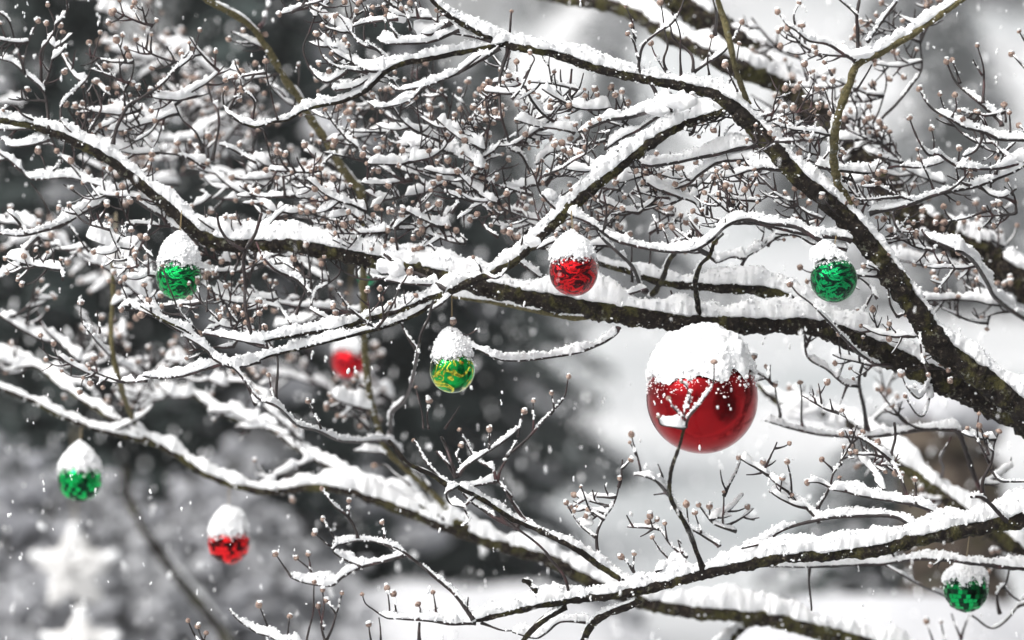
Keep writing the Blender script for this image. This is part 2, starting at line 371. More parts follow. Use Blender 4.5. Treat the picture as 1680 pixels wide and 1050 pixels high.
# ------------------------------------------------------------------ the dogwood's branches: x, y, thickness in photo pixels, each at its own depth
# name | depth behind focus (cm) root -> tip | snow | moss kind | x,y,w ...
MAIN = '''
A|6 0|1.0|BARK|1745,745,52 1680,676,46 1600,612,43 1540,565,42 1490,490,39 1440,420,37 1400,372,34 1350,322,32 1310,290,31 1262,235,30 1215,185,29 1170,155,22 1110,139,18 1050,128,17 980,112,16 900,86,14 840,76,14 790,56,10 740,28,9 712,4,8 690,-25,7
B|14 12|1.15|BARK|1760,735,62 1680,684,58 1620,655,50 1560,628,46 1480,592,42 1400,556,40 1340,535,36 1270,532,32 1200,533,34 1120,528,34 1040,517,38 960,503,36 880,489,33 800,472,31 720,452,28 650,437,27 600,424,27 540,412,26 480,402,25 420,402,24 370,399,24 330,386,24 290,352,22 250,318,20 200,277,18 150,245,17 100,223,15 60,209,12 0,196,11 -60,183,9
K|14 22|1.2|BARK|1395,560,24 1345,522,23 1290,487,22 1240,475,21 1160,470,18 1090,463,14 1030,445,11 980,431,9 920,412,8 860,400,6
C|4 -3|1.25|BARK|1205,178,14 1145,196,15 1100,214,16 1060,240,17 1015,275,18 975,305,18 930,345,19 890,385,15 850,425,13 810,448,13 770,463,13 735,479,12 700,491,11 650,510,10 600,525,9 545,540,8 490,549,6 420,562,5
C2|1 -4|1.1|BARK|738,480,8 690,511,7 640,533,6 570,552,6 500,570,5 450,582,5 420,591,5 380,602,4 340,577,4 310,546,4 270,526,4 230,502,3
D|0 -2|1.2|BARK|1750,822,36 1680,848,31 1620,862,29 1560,873,27 1500,886,25 1440,900,23 1380,908,21 1300,913,20 1240,923,20 1180,935,20 1120,950,19 1060,966,19 1000,977,15 930,985,13 870,996,12 810,1011,11 770,1019,9
E|0 -2|.8|BARK|1052,968,10 1028,956,11 987,930,10 950,904,10 907,881,9 867,862,9 840,850,9 797,822,8 753,800,8
F|45 62|1.1|BARKG|1750,1190,36 1500,1088,32 1420,1055,30 1350,1037,28 1280,1017,27 1200,1007,26 1130,1002,25 1060,988,24 1000,967,23 950,942,22 900,917,22 830,897,21 760,874,20 700,852,19 650,832,18 600,814,17 560,803,16 500,800,15 450,807,13 400,800,12 350,784,12 300,754,12 260,730,11 200,714,10 150,702,9 100,682,8 50,657,8 0,637,7 -50,620,6
F2|58 75|1.0|BARKG|262,731,8 210,702,8 150,667,8 100,632,8 60,602,7 20,584,6 -40,568,5
F3|52 80|1.1|BARKG|800,885,14 760,862,14 720,848,13 667,818,12 607,798,11 543,768,10 480,731,9 443,704,8 393,691,7 347,671,7 310,646,6 247,641,5 193,618,4
F4|60 45|1.0|BARKG|1240,1015,14 1215,1032,13 1170,1075,13
H|60 22|.35|OLIVE|765,868,8 700,800,9 640,745,9 620,700,10 607,650,11 598,560,11 596,440,13 592,320,14 580,300,14 553,263,13 533,227,12 507,190,12 490,160,12 470,133,12 440,83,11 405,38,10 340,0,10 280,-40,8
G|38 60|.7|BARKM|1790,555,50 1680,464,46 1610,419,45 1527,372,43 1477,342,42 1440,285,42 1395,235,42 1330,175,42 1270,118,42 1223,75,40 1157,32,38 1113,2,36 1060,-40,30
G2|42 70|1.0|BARKG|1300,152,26 1262,132,26 1207,110,27 1157,84,26 1093,54,25 1057,29,24 1007,9,22 940,0,18 860,-14,14
L|45 60|1.3|BARKG|1800,1010,36 1680,910,30 1627,870,28 1593,846,26 1560,822,24 1513,786,22 1477,760,20 1430,722,18 1410,706,16 1370,684,14 1300,672,11 1260,648,9 1243,630,6
I|-4 -6|1.1|OLIVE|1394,338,14 1384,318,14 1375,300,13 1368,260,13 1370,217,13 1380,173,13 1393,140,13 1407,104,13 1447,84,12 1487,62,11 1527,36,10 1580,-2,9 1620,-30,7
J|-8 -12|.1|OLIVE|1228,172,8 1210,123,9 1200,83,9 1190,40,9 1177,-4,9 1170,-40,8
D2|18 22|1.0|TWIG|1750,940,8 1680,933,8 1627,928,7 1560,920,6 1510,917,6 1447,925,6 1390,927,5 1327,930,4 1262,929,3
L2|25 30|1.0|TWIG|1618,822,8 1600,785,8 1585,740,8 1572,708,8 1555,704,7 1513,705,7 1467,712,6 1427,716,6 1390,716,5 1347,713,5 1300,703,4 1255,690,3
B2|10 25|1.2|OLIVE|990,515,9 945,522,9 890,512,8 830,500,8 780,492,7 742,487,5
V|240 260|.7|BARK|205,770,12 215,830,12 250,890,14 290,945,15 345,1010,16 400,1090,18
U|40 42|.1|OLIVE|222,700,8 205,655,8 195,620,8 187,590,8 182,550,7 185,480,7 184,432,6
A2|4 4|1.1|BARK|800,78,9 823,72,9 787,80,9 753,86,9 700,97,9 660,104,9 633,117,8 617,133,8 593,153,8 560,167,7 527,173,6 497,182,5 470,197,5 447,200,4 420,208,4 395,200,3 378,188,3
'''
# T tile | root width, tip width, snow, bud, (depth) | points in tile coordinates (3 per photo pixel), root first
TW = '''
a0|6 3 .9 0|240,640 235,545 205,440 120,360 60,310 0,290
a0|3 2 .4 1|110,350 125,280 140,200 185,110
a0|4 3 .5 0|120,360 70,190 40,100 0,60
a0|5 3 .6 1|205,440 200,270 240,200 270,130 240,30
a0|4 3 .8 0|275,125 330,50 330,0
a0|4 2 .8 1|300,600 300,525 370,450 430,380 460,290 490,165
a0|3 2 .5 1|450,290 440,215
a0|5 3 .5 0|430,745 420,700 440,650 490,560 495,510 460,420
a0|3 2 .3 1|490,510 530,440
a0|6 2 1.2 1|555,710 560,690 580,620 625,525 700,480 800,410 860,350 940,280 985,155
a0|3 2 .5 1|615,520 610,450 550,370 522,330
a0|3 2 .5 1|610,450 645,390 655,300 635,255
a0|3 2 .6 0 30|640,510 700,570 750,610 790,660
a0|3 2 .9 1|890,310 930,250 930,215
a0|4 2 .9 0|430,730 420,690 340,640 300,590 300,540
a0|4 2 .6 1 20|1010,830 930,780 860,760 780,750 730,700 650,635
a0|4 2 .4 1 15|1000,720 960,650 900,590 870,530 840,465
a0|5 3 .7 1|1045,790 1060,700 1080,620 1070,540 1040,490 1020,400
a0|5 2 .9 1|1260,630 1180,600 1110,540 1095,470 1110,440
a0|4 2 .6 1|1240,590 1250,500 1200,440 1180,380 1165,375
a0|4 3 1.3 0 18|1260,800 1150,740 1080,710
a0|8 3 1.3 0 22|980,1190 860,1120 770,1050 640,970 550,935 440,900 340,875 230,880 150,880 110,840
a0|6 3 1.2 0 20|590,940 560,950 440,990 340,1050 270,1120
a0|3 2 .4 1|230,880 215,800 190,750
a0|3 2 .4 1|260,840 300,800 285,750
a0|4 2 .5 0|240,1050 200,960 150,900
a0|5 2 1.4 0|240,690 150,715 60,720 0,680
a0|4 2 .6 1|190,600 120,570 60,520 20,540
b0|6 3 1.3 0|1200,235 1120,290 1020,345 950,380 850,420 780,435 700,445 650,410
b0|4 2 1.4 0|830,430 760,490 680,520 600,530 550,505
b0|5 3 1.0 0|1160,205 1140,200 1060,180 960,165
b0|6 3 1.3 0|1000,150 950,170 860,205 740,215 640,215 600,195
b0|8 3 .8 0|960,110 930,130 860,170 815,165
b0|4 3 .5 0|940,150 930,100
b0|5 2 .5 1|660,310 600,250 540,200 530,130 540,60 520,10
b0|4 2 .6 1|600,245 520,220 470,170 430,100 405,75
b0|5 3 1.2 0|640,345 560,350 480,310 420,250 370,230
b0|4 2 .8 1|550,360 400,330 340,290 310,240 300,175
b0|4 3 1.2 0|590,385 560,385 480,430 380,440 365,405
b0|5 2 1.0 1|450,350 400,385 350,405 290,370 250,310 235,240 260,160 290,80 350,20 370,10
b0|4 3 1.0 0|290,80 260,20 245,-20
b0|3 2 .3 1|190,525 205,430 210,325
b0|4 2 .9 1|240,530 160,510 90,440 20,370 0,320
b0|3 2 .3 1|110,590 80,500 60,400 48,310
b0|4 2 .8 1|180,515 120,450 70,420 55,400
b0|3 2 .3 1|480,170 480,130 490,60
b0|3 2 .4 0|590,130 560,70 540,30
b0|3 2 .4 1|640,210 640,130 625,40
b0|4 2 .5 1|700,195 660,130 640,80
b0|4 2 .5 1|760,150 740,80 720,45
b0|4 3 .5 0|800,90 790,30 780,-20
b0|5 3 1.0 0|700,95 640,100 560,110 480,130
b0|6 5 .6 0 60|20,130 40,110 50,60 75,-20
b0|6 4 .4 0|1240,240 1220,310 1200,400 1195,480 1210,570 1240,690
b0|5 3 .3 1|1240,240 1250,130 1260,60
b0|4 2 .4 1|1125,740 1140,650 1170,570 1175,480
b0|4 2 .5 1|1210,590 1150,570 1130,480 1118,430
b0|5 2 .8 1 25|1110,830 1060,720 1000,660 980,590
b0|5 2 .6 1 20|1030,940 940,890 890,840 850,760 800,720 720,700 670,640
b0|5 2 .6 1 15|740,900 640,840 560,790 500,730 480,690
b0|3 2 .4 0|770,890 740,830 760,790
b0|4 2 2.0 0 20|1110,830 1050,790 960,750 850,730 770,720
b0|5 2 1.6 0 18|450,930 430,930 360,960 280,970 200,970 180,920
b0|5 3 .8 0|190,965 100,970 20,970 -30,955
b0|4 3 .4 0|140,970 140,930 130,860 75,790 60,720 40,650 0,620
b0|3 2 .3 1|540,1050 555,950 565,860
b0|3 2 .3 1|690,1050 675,960 655,920
b0|3 2 .3 1|100,1050 105,960 100,880
b0|3 2 .4 1|1160,1050 1100,1000 1060,940 1070,850
b0|3 2 .4 1|1180,1000 1130,960 1150,900 1180,870
b0|4 2 .4 1|1225,1050 1200,990 1160,900 1120,880
b0|4 2 .5 1|960,1050 1000,980 950,950 930,910
c0|6 3 .6 0|720,500 690,420 630,350 625,290 650,220 720,160 790,110 830,50 850,-10
c0|4 2 .4 1|625,290 600,210 570,170
c0|4 2 .5 1|600,210 600,180 590,130
c0|4 2 .6 1|605,190 595,110 560,35
c0|4 2 .4 1|760,345 745,290 765,220 750,130 730,20
c0|4 2 .4 0|830,380 830,250 820,140 790,60
c0|5 3 .6 0|895,355 880,270 800,190 780,130
c0|5 2 .7 1|895,355 960,310 1040,260 1090,190 1130,115
c0|3 2 .2 1|970,370 965,290 980,185
c0|5 2 .6 1|870,660 890,650 915,570 910,500 850,430 760,360 710,280 688,220
c0|4 2 .4 1|930,570 1000,500 1050,430 1100,340 1115,220
c0|3 2 .3 1|1110,450 1080,380 1050,325
c0|5 3 .3 0 -8|1000,170 1005,80 990,-10
c0|3 2 .3 0|980,240 980,170 1003,80
c0|6 3 .3 0|280,545 280,490 285,420 297,340
c0|3 2 .2 0|290,480 330,430 355,360
c0|3 2 .4 1|240,510 220,430 210,360
c0|4 2 .5 1|0,490 50,430 90,330 110,290 95,265
c0|3 2 .3 1|30,400 20,310
c0|6 3 1.0 0|310,655 230,610 150,560 100,500 70,430 60,390 90,320
c0|3 2 .8 0|150,560 190,570 240,510 280,545
c0|4 2 1.6 0|310,655 230,635 110,620 20,590
c0|8 5 1.6 0|790,535 720,540 640,560 560,580 480,590 400,620 330,650
c0|6 3 1.4 0|780,590 730,575 650,620 600,650 540,680 470,730
c0|8 6 .5 0|160,905 190,870 240,790 290,720 340,670
c0|6 3 .9 0|140,910 90,840 40,760 0,740 -40,700
c0|4 3 1.2 0|120,810 180,760 240,740 290,720
c0|4 2 .4 1|590,635 520,570 470,520 440,490
c0|4 2 .4 1|510,565 515,500 490,430
c0|3 2 .3 1|560,580 560,540 540,460
c0|4 2 .4 0|420,830 410,770 380,720 360,670 345,650
c0|3 2 .4 0|460,740 465,680 460,620
c0|4 2 1.2 0|430,840 410,835 330,830 280,790 265,750
c0|3 2 .3 0|490,850 500,790 525,740
c0|3 2 .3 1|800,630 800,610 785,530 770,480
c0|3 2 .2 1|860,640 820,560
c0|3 2 .2 1|880,560 865,510
c0|8 5 1.6 0 8|1330,700 1260,705 1180,720 1100,735 1000,760 900,780 800,800 700,815 640,810
c0|7 3 1.4 0 10|1400,840 1260,830 1160,790 1020,800 920,860 880,900 800,930 740,940 680,910 645,870 640,820
c0|5 3 1.0 0|740,940 820,970 900,1000 940,1060
c0|3 2 .2 0|910,960 905,880
c0|5 3 .3 0 15|1080,1030 1050,940 1010,850 995,820
c0|4 3 .3 0|960,1060 970,960 995,870
c0|4 2 .5 1|1060,1060 1100,1000 1150,940 1165,890
c0|3 2 .2 1|1090,1020 1085,960 1080,920
c0|3 2 .3 1|1020,690 1020,620 1000,570
c0|3 2 .3 0|1040,700 1060,640 1090,610
c0|5 2 1.4 0|140,905 60,920 0,930 -60,925
c0|3 2 .2 0|100,960 65,900
c0|4 3 .4 0|420,990 440,920 430,860
c0|4 2 .3 1|620,1050 590,980 540,950 520,900
d0|6 3 .7 1|250,700 255,630 260,540 250,450 200,390 165,300 145,275
d0|4 2 .6 1|175,600 120,530 90,470 70,440
d0|5 2 .9 1|200,700 130,660 105,580 70,545
d0|5 3 .3 0|200,830 200,790 205,710
d0|5 3 1.0 0|205,700 260,640 330,580 350,560
d0|5 3 .4 0|235,825 250,740 245,680
d0|4 2 .6 0|235,825 290,760 330,700
d0|3 2 .4 1|330,560 315,480 318,405
d0|3 2 .4 0|325,560 300,500 270,430
d0|4 2 .9 0 20|375,680 430,600 440,550 425,500
d0|6 3 .5 0 28|870,900 740,835 660,800 600,740 545,670 500,630 450,560 400,460
d0|4 2 1.2 0|540,670 440,690 360,680
d0|5 3 .4 0|545,670 560,590 630,510 700,430 750,350 755,260 750,165
d0|3 2 .2 0|515,605 560,510 580,400 555,280
d0|3 2 .5 1|745,345 715,320 730,250
d0|3 2 .3 1 18|315,370 270,280 235,240
d0|4 2 .2 1|425,440 440,440 480,370 520,300
d0|7 5 .5 0|440,290 445,180 435,80 455,-10
d0|5 4 1.3 0|490,205 500,190 560,110 640,-5
d0|4 3 .6 0|440,80 400,40 350,-5
d0|6 2 1.2 1|430,300 380,270 300,220 200,200 140,150 90,120 50,65
d0|4 2 .4 1|140,150 130,80 150,20
d0|6 3 1.4 0 4|235,820 400,845 520,850 620,820 740,825 820,810 860,795
d0|4 2 .5 1|660,800 630,740 600,670 570,630
d0|4 3 .5 1|455,980 430,920 400,850 355,770
d0|4 2 .5 0|460,1050 505,950 480,890
d0|7 4 1.3 0 2|500,1050 690,1010 820,960 920,940 1020,920 1100,890 1200,850 1300,790
d0|4 2 .4 1|820,960 790,870 760,800 735,740
d0|4 2 .8 0|1000,915 980,910 940,890 880,865
d0|3 2 .2 1|935,890 920,800
d0|3 2 .2 1|990,920 992,870
d0|7 3 1.0 1 -5|1340,700 1260,690 1140,685 1060,650 980,630 900,590 830,550 780,500 745,445
d0|3 2 .2 1|905,580 925,530 920,475
d0|3 2 .4 1|1050,640 990,600 965,590
d0|3 2 .3 1|1070,640 1060,600 1040,560
d0|3 2 .3 1|1090,640 1055,570 1025,550
d0|5 3 1.2 0|1055,650 1050,700 1020,745 960,770
d0|6 3 1.0 1 -2|1150,620 1140,600 1060,520 980,460 930,410 880,310
d0|4 2 .4 1|945,410 930,350 908,300
d0|5 2 .3 1|1060,510 1060,400 1060,320 1030,230
d0|3 2 .3 0|1055,370 1010,295
d0|5 3 .8 1 -3|1030,835 960,830 880,790 840,760 790,760 740,690 715,640 700,590
d0|3 2 .2 1|820,760 815,690 803,640
d0|3 2 .2 1|940,830 940,740
d0|7 3 1.6 0 0|1340,790 1260,800 1130,830 1000,830 930,820
d0|5 3 .8 0|1120,860 1150,770 1220,700
d0|3 2 .3 0|1135,770 1130,690
d0|4 2 .4 1|1220,1050 1210,960 1180,890
d0|3 2 .3 0|1205,960 1165,920
d0|3 2 .3 1|1190,650 1190,560
d0|3 2 .3 1|1170,600 1165,520
d0|4 2 .3 1|1280,690 1260,640 1240,620
d0|3 2 .3 1|1290,360 1240,310 1200,270
d0|3 2 .3 1|1300,260 1260,200 1240,160
d0|5 3 1.0 0|1040,920 1100,960 1160,970 1220,930
a1|8 3 1.5 0 12|520,-60 400,0 300,60 200,90 100,110 0,100
a1|5 3 1.0 0|130,105 80,30 40,-10
a1|5 3 1.2 0 25|190,120 130,180 60,280 0,320
a1|3 2 .4 1|310,330 300,230
a1|6 4 .8 0 50|400,730 290,640 210,550 180,480
a1|7 4 1.6 0 50|400,735 300,650 200,620 100,570 0,500
a1|5 2 1.0 1 2|700,810 620,760 560,720 480,640 430,570 400,520 395,450
a1|6 3 1.4 0 2|1090,740 1000,770 900,800 780,810 700,800
a1|3 2 .3 0|490,590 480,480
a1|4 2 1.6 0 20|720,825 660,830 560,830 480,800 440,770
a1|4 2 1.3 0 8|760,310 680,290 620,240 570,150 540,80
a1|3 2 .5 0|570,160 600,100 600,30
a1|5 3 .4 0|690,180 740,60 745,0
a1|3 2 .5 0 20|440,190 400,140 330,50
a1|5 3 1.5 0 -4|980,640 900,590 760,510 650,465 600,450
a1|3 2 .3 1|740,490 740,470 715,360
a1|3 2 .3 1|640,460 620,400 595,345
a1|4 2 .3 1 -5|1000,660 960,570 880,480 840,380 800,260
a1|3 2 .4 1|1080,530 1000,450 930,350
a1|3 2 .4 1|990,440 970,340
a1|4 3 .8 0|1150,655 1220,560 1270,490
a1|6 5 .3 0 -5|1240,620 1215,500 1205,380 1205,200 1260,90 1290,0
a1|5 4 .4 0|1205,185 1120,130 1080,70 1070,0
a1|4 3 .3 0|1230,120 1180,40 1160,-10
a1|3 2 .4 1|1140,555 1130,450 1145,300
a1|6 3 1.3 0 -3|1280,730 1150,760 1060,720 1010,670 900,600
a1|4 3 1.5 0|1300,650 1150,620 1000,590
a1|5 3 .6 0|1260,940 1230,880 1180,790
b1|6 3 1.0 0|270,400 200,330 100,280 30,210 0,140
b1|3 2 .3 1|250,390 230,300 190,230
b1|4 2 .3 1|270,370 265,250 245,160
b1|4 3 .6 0|200,500 240,380 270,260
b1|4 2 .5 1|265,470 290,390 350,350 410,290 410,200
b1|3 2 .2 1|330,360 320,255
b1|3 2 .2 1|360,340 340,220
b1|6 3 .8 0|380,555 310,500 265,470
b1|5 2 .7 1|700,290 640,320 570,310 540,260 545,150 520,90
b1|5 3 .4 0|630,200 625,190 560,140 540,50 540,-20
b1|5 3 .4 0|620,180 650,90 685,30 690,-20
b1|5 3 .3 0|710,260 690,150 685,40
b1|8 6 .4 0|935,375 920,365 820,310 710,265 630,200
b1|4 3 1.4 0|900,350 800,350 700,340 640,330
b1|3 2 .3 1|530,240 500,150 480,130
b1|3 2 .3 1|815,270 800,200 780,180
b1|4 2 .4 1|930,270 910,150 900,110
b1|4 2 .5 0|925,260 880,180 850,150
b1|4 2 1.2 0|1050,230 1000,260 940,275
b1|3 2 .3 1|840,230 830,170 805,105
b1|4 2 .5 1|1120,320 1100,260 1070,220
b1|4 2 1.0 0|1110,290 1180,320 1230,280 1250,230
b1|3 2 .3 1|1030,150 1030,130 990,90
b1|3 2 .3 1|1000,150 980,130 945,70
b1|4 2 .5 1|1190,120 1130,70 1090,10
b1|4 3 .4 0 20|180,550 120,470 100,380
b1|3 2 .3 1|20,580 15,500
b1|4 3 1.0 0|965,390 910,450 860,480 850,510
b1|7 4 .5 0 -6|655,1130 660,1050 670,980 730,920 780,780 795,680 810,600 850,520 860,460 870,430
b1|5 3 .6 0|790,680 750,610 710,530
b1|5 3 .4 0|100,950 105,820 105,690
b1|4 2 .3 1|100,940 80,880 60,800
b1|4 2 .3 1|555,1060 540,980 520,860 497,810
b1|3 2 .3 1|570,1030 560,950 550,880 530,850
b1|3 2 .3 1|320,1060 290,1000 260,930
b1|3 2 .3 1|825,1060 810,950 790,860
b1|3 2 .3 1|850,1060 845,1000 850,930
b1|3 2 .0 0|930,1060 940,1040 1005,950
b1|6 3 1.0 0 -6|740,1240 660,1125 500,1125 400,1115 300,1070 200,1040 100,950 0,900 -80,790 -140,740
c1|6 2 1.3 0 2|525,560 510,590 440,640 300,690 100,720 0,725 -80,715 -150,680 -240,640 -330,600
b1|3 2 .2 1|950,650 955,560 965,540
b1|3 2 .8 0|960,580 1030,600 1090,570
c1|6 4 .9 0|200,355 100,290 20,230 -20,200
c1|7 3 .8 0 0|660,385 640,370 600,280 570,240 520,190 440,120 400,40 395,-10
c1|7 4 1.3 0 0|1520,135 1400,70 1260,50 1150,30 1060,60 980,130 900,180 800,190 700,180 600,160 500,130 400,60 270,0
c1|6 3 1.3 0|1115,300 1150,220 1190,190 1260,150 1310,100
c1|5 2 1.5 0|1150,225 1080,215 1010,240 980,210
c1|9 6 .3 0 4|690,400 710,380 740,320 770,240 800,200 860,120 890,90
c1|9 5 .3 0 2|930,530 910,440 905,340 930,250 970,210 1000,140 1040,100
c1|4 3 .4 0|860,520 850,510 800,470 790,420 780,380
c1|5 3 1.0 0|545,410 600,390 660,370
c1|3 2 .2 0|675,250 680,180 680,100
c1|4 2 .3 1|590,340 590,200 580,110
c1|3 2 .3 1|780,185 760,110 740,70
c1|4 3 .3 0|940,130 930,110 890,60 870,0
c1|3 2 .3 0|720,100 710,50 690,0
c1|4 3 .4 0|1040,60 1060,10 1090,-20
c1|4 3 .3 0|35,200 50,120 55,60
c1|3 2 .3 1|240,180 230,130 205,80
c1|5 2 .6 1 -6|-30,1200 60,1120 130,1050 200,970 260,900 278,810
c1|3 2 .2 1|190,990 205,960 198,890
c1|3 2 .2 1|100,1080 107,1000 107,930
c1|3 2 .2 1|30,1100 40,1050 57,980
c2|9 5 .3 0 -14|940,710 935,690 890,560 830,440 775,330 785,220 820,100 850,10
c1|5 2 .9 1 -14|855,1055 870,1000 940,920 985,850 995,740
c1|4 2 1.2 1|850,1060 850,980 865,870 838,830
c1|3 2 .4 1|865,960 880,880
c1|4 2 1.6 1|850,1060 790,1050 730,1040 720,1005
c1|2 2 .4 1|840,1000 800,960 772,915
c2|6 3 .9 0 -14|775,335 710,270 630,240 600,240
c2|4 2 .4 1|635,240 610,120 590,45
c2|3 2 .3 1|612,140 600,110 580,80
c2|3 2 .2 0|740,250 718,185
c2|3 2 .2 0|770,325 700,335
c2|6 2 .5 1|432,660 415,540 440,470 490,400 515,330 530,260
c2|4 2 .4 1|455,460 380,400 340,300
c2|4 2 .4 1|410,545 340,490 270,380
c2|4 2 .3 1|600,715 570,670 540,645
c2|3 2 .3 1|600,715 600,630
c2|5 3 1.0 0|710,715 790,680 850,660
c2|4 2 .3 1|800,675 730,610 695,550
c2|4 2 .5 1|860,645 780,580 720,500 680,475
c2|3 2 .3 1|765,560 750,480
c2|3 2 .3 0|840,625 820,560 835,575
c2|5 2 .6 1|1020,590 1000,575 930,530 870,490 860,390
c2|3 2 .3 1|930,525 905,430
c2|5 2 .6 1|1100,515 1080,510 1000,480 950,430 920,390
c2|3 2 .3 1|975,460 975,400
c2|4 2 .5 1|1040,490 1040,440 1040,325
c2|5 3 .3 0|275,850 280,810 250,730 190,650 150,600 0,480 -60,440
c2|6 4 .3 0|70,470 0,370 -30,330
c2|9 7 .3 0|120,830 110,800 70,760 50,760
c2|5 3 1.5 0|375,975 370,965 240,960 160,1020 110,1040 0,1010
c2|13 10 .5 0 3|620,850 600,870 470,920 400,970 350,1060 320,1150
c2|10 8 .3 0|270,885 250,895 140,960 50,1060
c2|4 3 .5 0|1290,560 1260,570 1130,600
d2|8 4 1.2 0 3|745,525 740,520 680,470 600,440 450,440 300,450 120,490 0,550 -120,610
d2|6 3 1.3 0|255,470 180,390 100,350 10,320
d2|4 2 .4 1|110,370 115,260 95,180
d2|4 2 1.2 1|110,330 100,320 40,280 0,240 -20,180
d2|5 2 .6 1|245,405 300,300 325,230 360,180 370,105
d2|4 2 .4 1|325,220 270,165
d2|4 2 1.0 1|310,300 250,275 200,275
d2|6 3 1.4 0 0|850,440 830,430 740,390 600,365 450,340 380,320 310,310
d2|3 2 .4 1|385,320 355,255
d2|6 4 .6 0 4|705,385 700,380 660,270 610,170 625,60 620,-20
d2|5 3 .8 0|610,175 540,110 440,50
d2|4 2 .3 1|730,390 730,340 722,265
d2|8 5 .6 0 -3|1185,475 1180,470 1120,410 1055,350 1000,345
d2|7 2 .5 1|1055,350 1055,270 1100,180 1110,90 1135,30
d2|4 2 .6 1|1090,180 1050,100 1000,30 985,10
d2|4 2 .6 1|1085,140 1075,90 1050,25
d2|3 2 .6 1|1105,120 1080,80 1075,50
d2|5 3 .4 0|1100,210 1140,265 1200,270 1280,270
d2|5 3 .3 0 25|850,260 865,200 850,150 900,50
d2|4 2 1.5 0 8|570,310 520,230 450,150 420,75
d2|4 3 .1 0 15|205,700 205,800 213,905
d2|4 3 1.0 0|640,665 600,610
d2|3 2 .4 1|820,1070 780,965
d2|3 2 .4 1|870,1070 855,965
d2|4 2 .3 0|950,1050 905,920
d2|4 2 .3 0|950,1040 990,930
d2|4 3 .6 0 30|880,840 750,780 640,720 580,680
d2|5 3 .6 0 30|1140,920 1130,820 1170,770 1190,700
d2|5 3 .8 0 35|1300,830 1250,860 1120,990 1000,930
d2|4 3 .5 0 35|1160,790 1210,840 1260,870
d1|8 5 1.5 0 2|410,135 380,125 250,110 120,90 0,60 -100,45
d1|5 3 1.1 0|390,180 300,160 220,150 140,110 40,100
d1|4 3 1.0 0|0,160 30,110 0,60
d1|5 3 1.2 0|545,310 440,305 380,280 350,290
d1|6 4 .9 0 0|790,130 760,115 700,120 640,80 610,0
d1|8 5 1.3 0 -4|1320,560 1260,520 1120,420 1080,340 1010,240 950,190 800,130 760,80
d1|5 3 .6 0|960,90 930,50 870,0
d1|4 3 .5 0|960,110 945,50 960,0
d1|4 2 .4 1|1090,230 1130,200 1200,120 1225,65
d1|3 2 .3 1|1120,210 1145,95
d1|3 2 .3 1|1100,210 1100,120 1075,65
d1|3 2 .4 1|1055,250 1025,195
d1|3 2 .4 1|1110,290 1140,240
d1|4 2 .4 1|640,510 600,440 590,330 620,260
d1|4 2 .4 0|640,510 700,480 770,410
d1|4 3 .6 0 15|440,540 490,440 510,400
d1|4 3 .8 0 15|540,420 500,360 440,310
d1|6 2 .5 1 -6|640,755 630,750 530,740 460,700 410,650 330,570 230,460 150,400 115,355
d1|7 4 .4 0 20|490,1060 485,1040 450,830 470,720
d1|5 3 .8 0|445,850 380,840 290,770 200,710 175,600
d1|4 2 .4 0|390,850 350,940
d1|4 2 .5 0|475,800 500,730
d1|4 2 .6 0|340,810 380,720
d1|4 2 .4 1 -10|750,580 755,700 790,790
d1|5 2 .9 1 -10|795,800 790,840 740,910 690,860 660,800
d1|4 2 .5 0|740,900 720,840
d1|4 2 .9 1 -10|800,850 800,900 770,990 730,990 680,905
d1|4 2 .8 0|690,605 730,600 710,510 705,480
d1|4 2 .3 1 20|170,1060 160,840
d1|4 2 .3 1 20|60,1000 35,850
d1|4 2 .4 1 25|690,1040 600,940 540,870
b2|4 2 1.0 0|740,640 720,625 600,570 500,560 400,580 380,560
b2|7 3 .8 0 -4|1070,950 1000,850 870,730 780,660 700,600 600,570
b2|6 3 1.5 0|725,635 640,660 520,690 430,740 380,780 310,780 230,765 170,740
b2|3 2 .4 1|175,740 130,680 100,635
b2|4 2 .4 1|285,765 270,710 205,650
b2|3 2 .4 1|270,710 255,635
b2|5 2 .7 1|500,550 480,480 440,430 380,390 330,310
b2|3 2 .7 1|460,450 455,370
b2|3 2 .4 1|400,560 370,520 330,460
b2|3 2 .4 1|380,590 350,580 290,530
b2|3 2 .3 1|630,555 630,520 618,475
b2|5 3 1.2 0|520,690 430,650 380,610 400,580
b2|3 2 .2 0|1040,900 1043,840
b2|6 2 1.2 1 -5|1080,965 960,970 850,955 700,945 640,940 580,900 540,870 522,830
b2|3 2 .4 1|655,940 655,860 648,800
b2|3 2 .5 1|690,940 680,830
b2|3 2 .4 1|890,920 880,870 870,820
b2|3 2 .4 1|800,950 810,900 800,880
b2|4 2 .2 0|1110,965 1200,1000 1260,1005
b2|4 2 .3 1 -8|250,1070 260,1000 285,880 285,770
b2|4 2 .3 1 -8|340,1060 325,980 330,900 330,810
b2|4 2 .3 1 -8|345,1050 380,980 400,910 420,825
b2|3 2 .3 1|395,920 350,860
b2|3 2 .3 1|330,1000 310,890
b2|4 2 .6 1 -8|120,1060 70,1000 40,940 15,885
b2|5 2 1.2 0 -8|220,1060 130,1060 60,1030 0,1010 -80,960 -130,900
b2|3 2 .3 1|150,1060 168,940
b2|3 2 .3 1|570,1060 555,980
b2|3 2 .0 0|615,1060 605,940
b2|5 4 .0 0|805,1060 805,965
a2|4 2 .3 1 -8|985,1070 960,1030 930,960
a2|4 2 .3 1 -8|1010,1070 985,1030 975,990
a2|3 2 .3 1|1005,1060 1015,1020
b2|9 6 .6 0 -5|960,300 870,240 750,180 650,70
b2|5 3 .5 1|970,300 900,250 830,160 790,90 775,70
b2|6 5 .3 0|990,250 950,140 910,50
b2|5 4 .3 0|985,250 930,170 890,120
b2|5 3 1.0 0|1180,270 1080,290 960,300
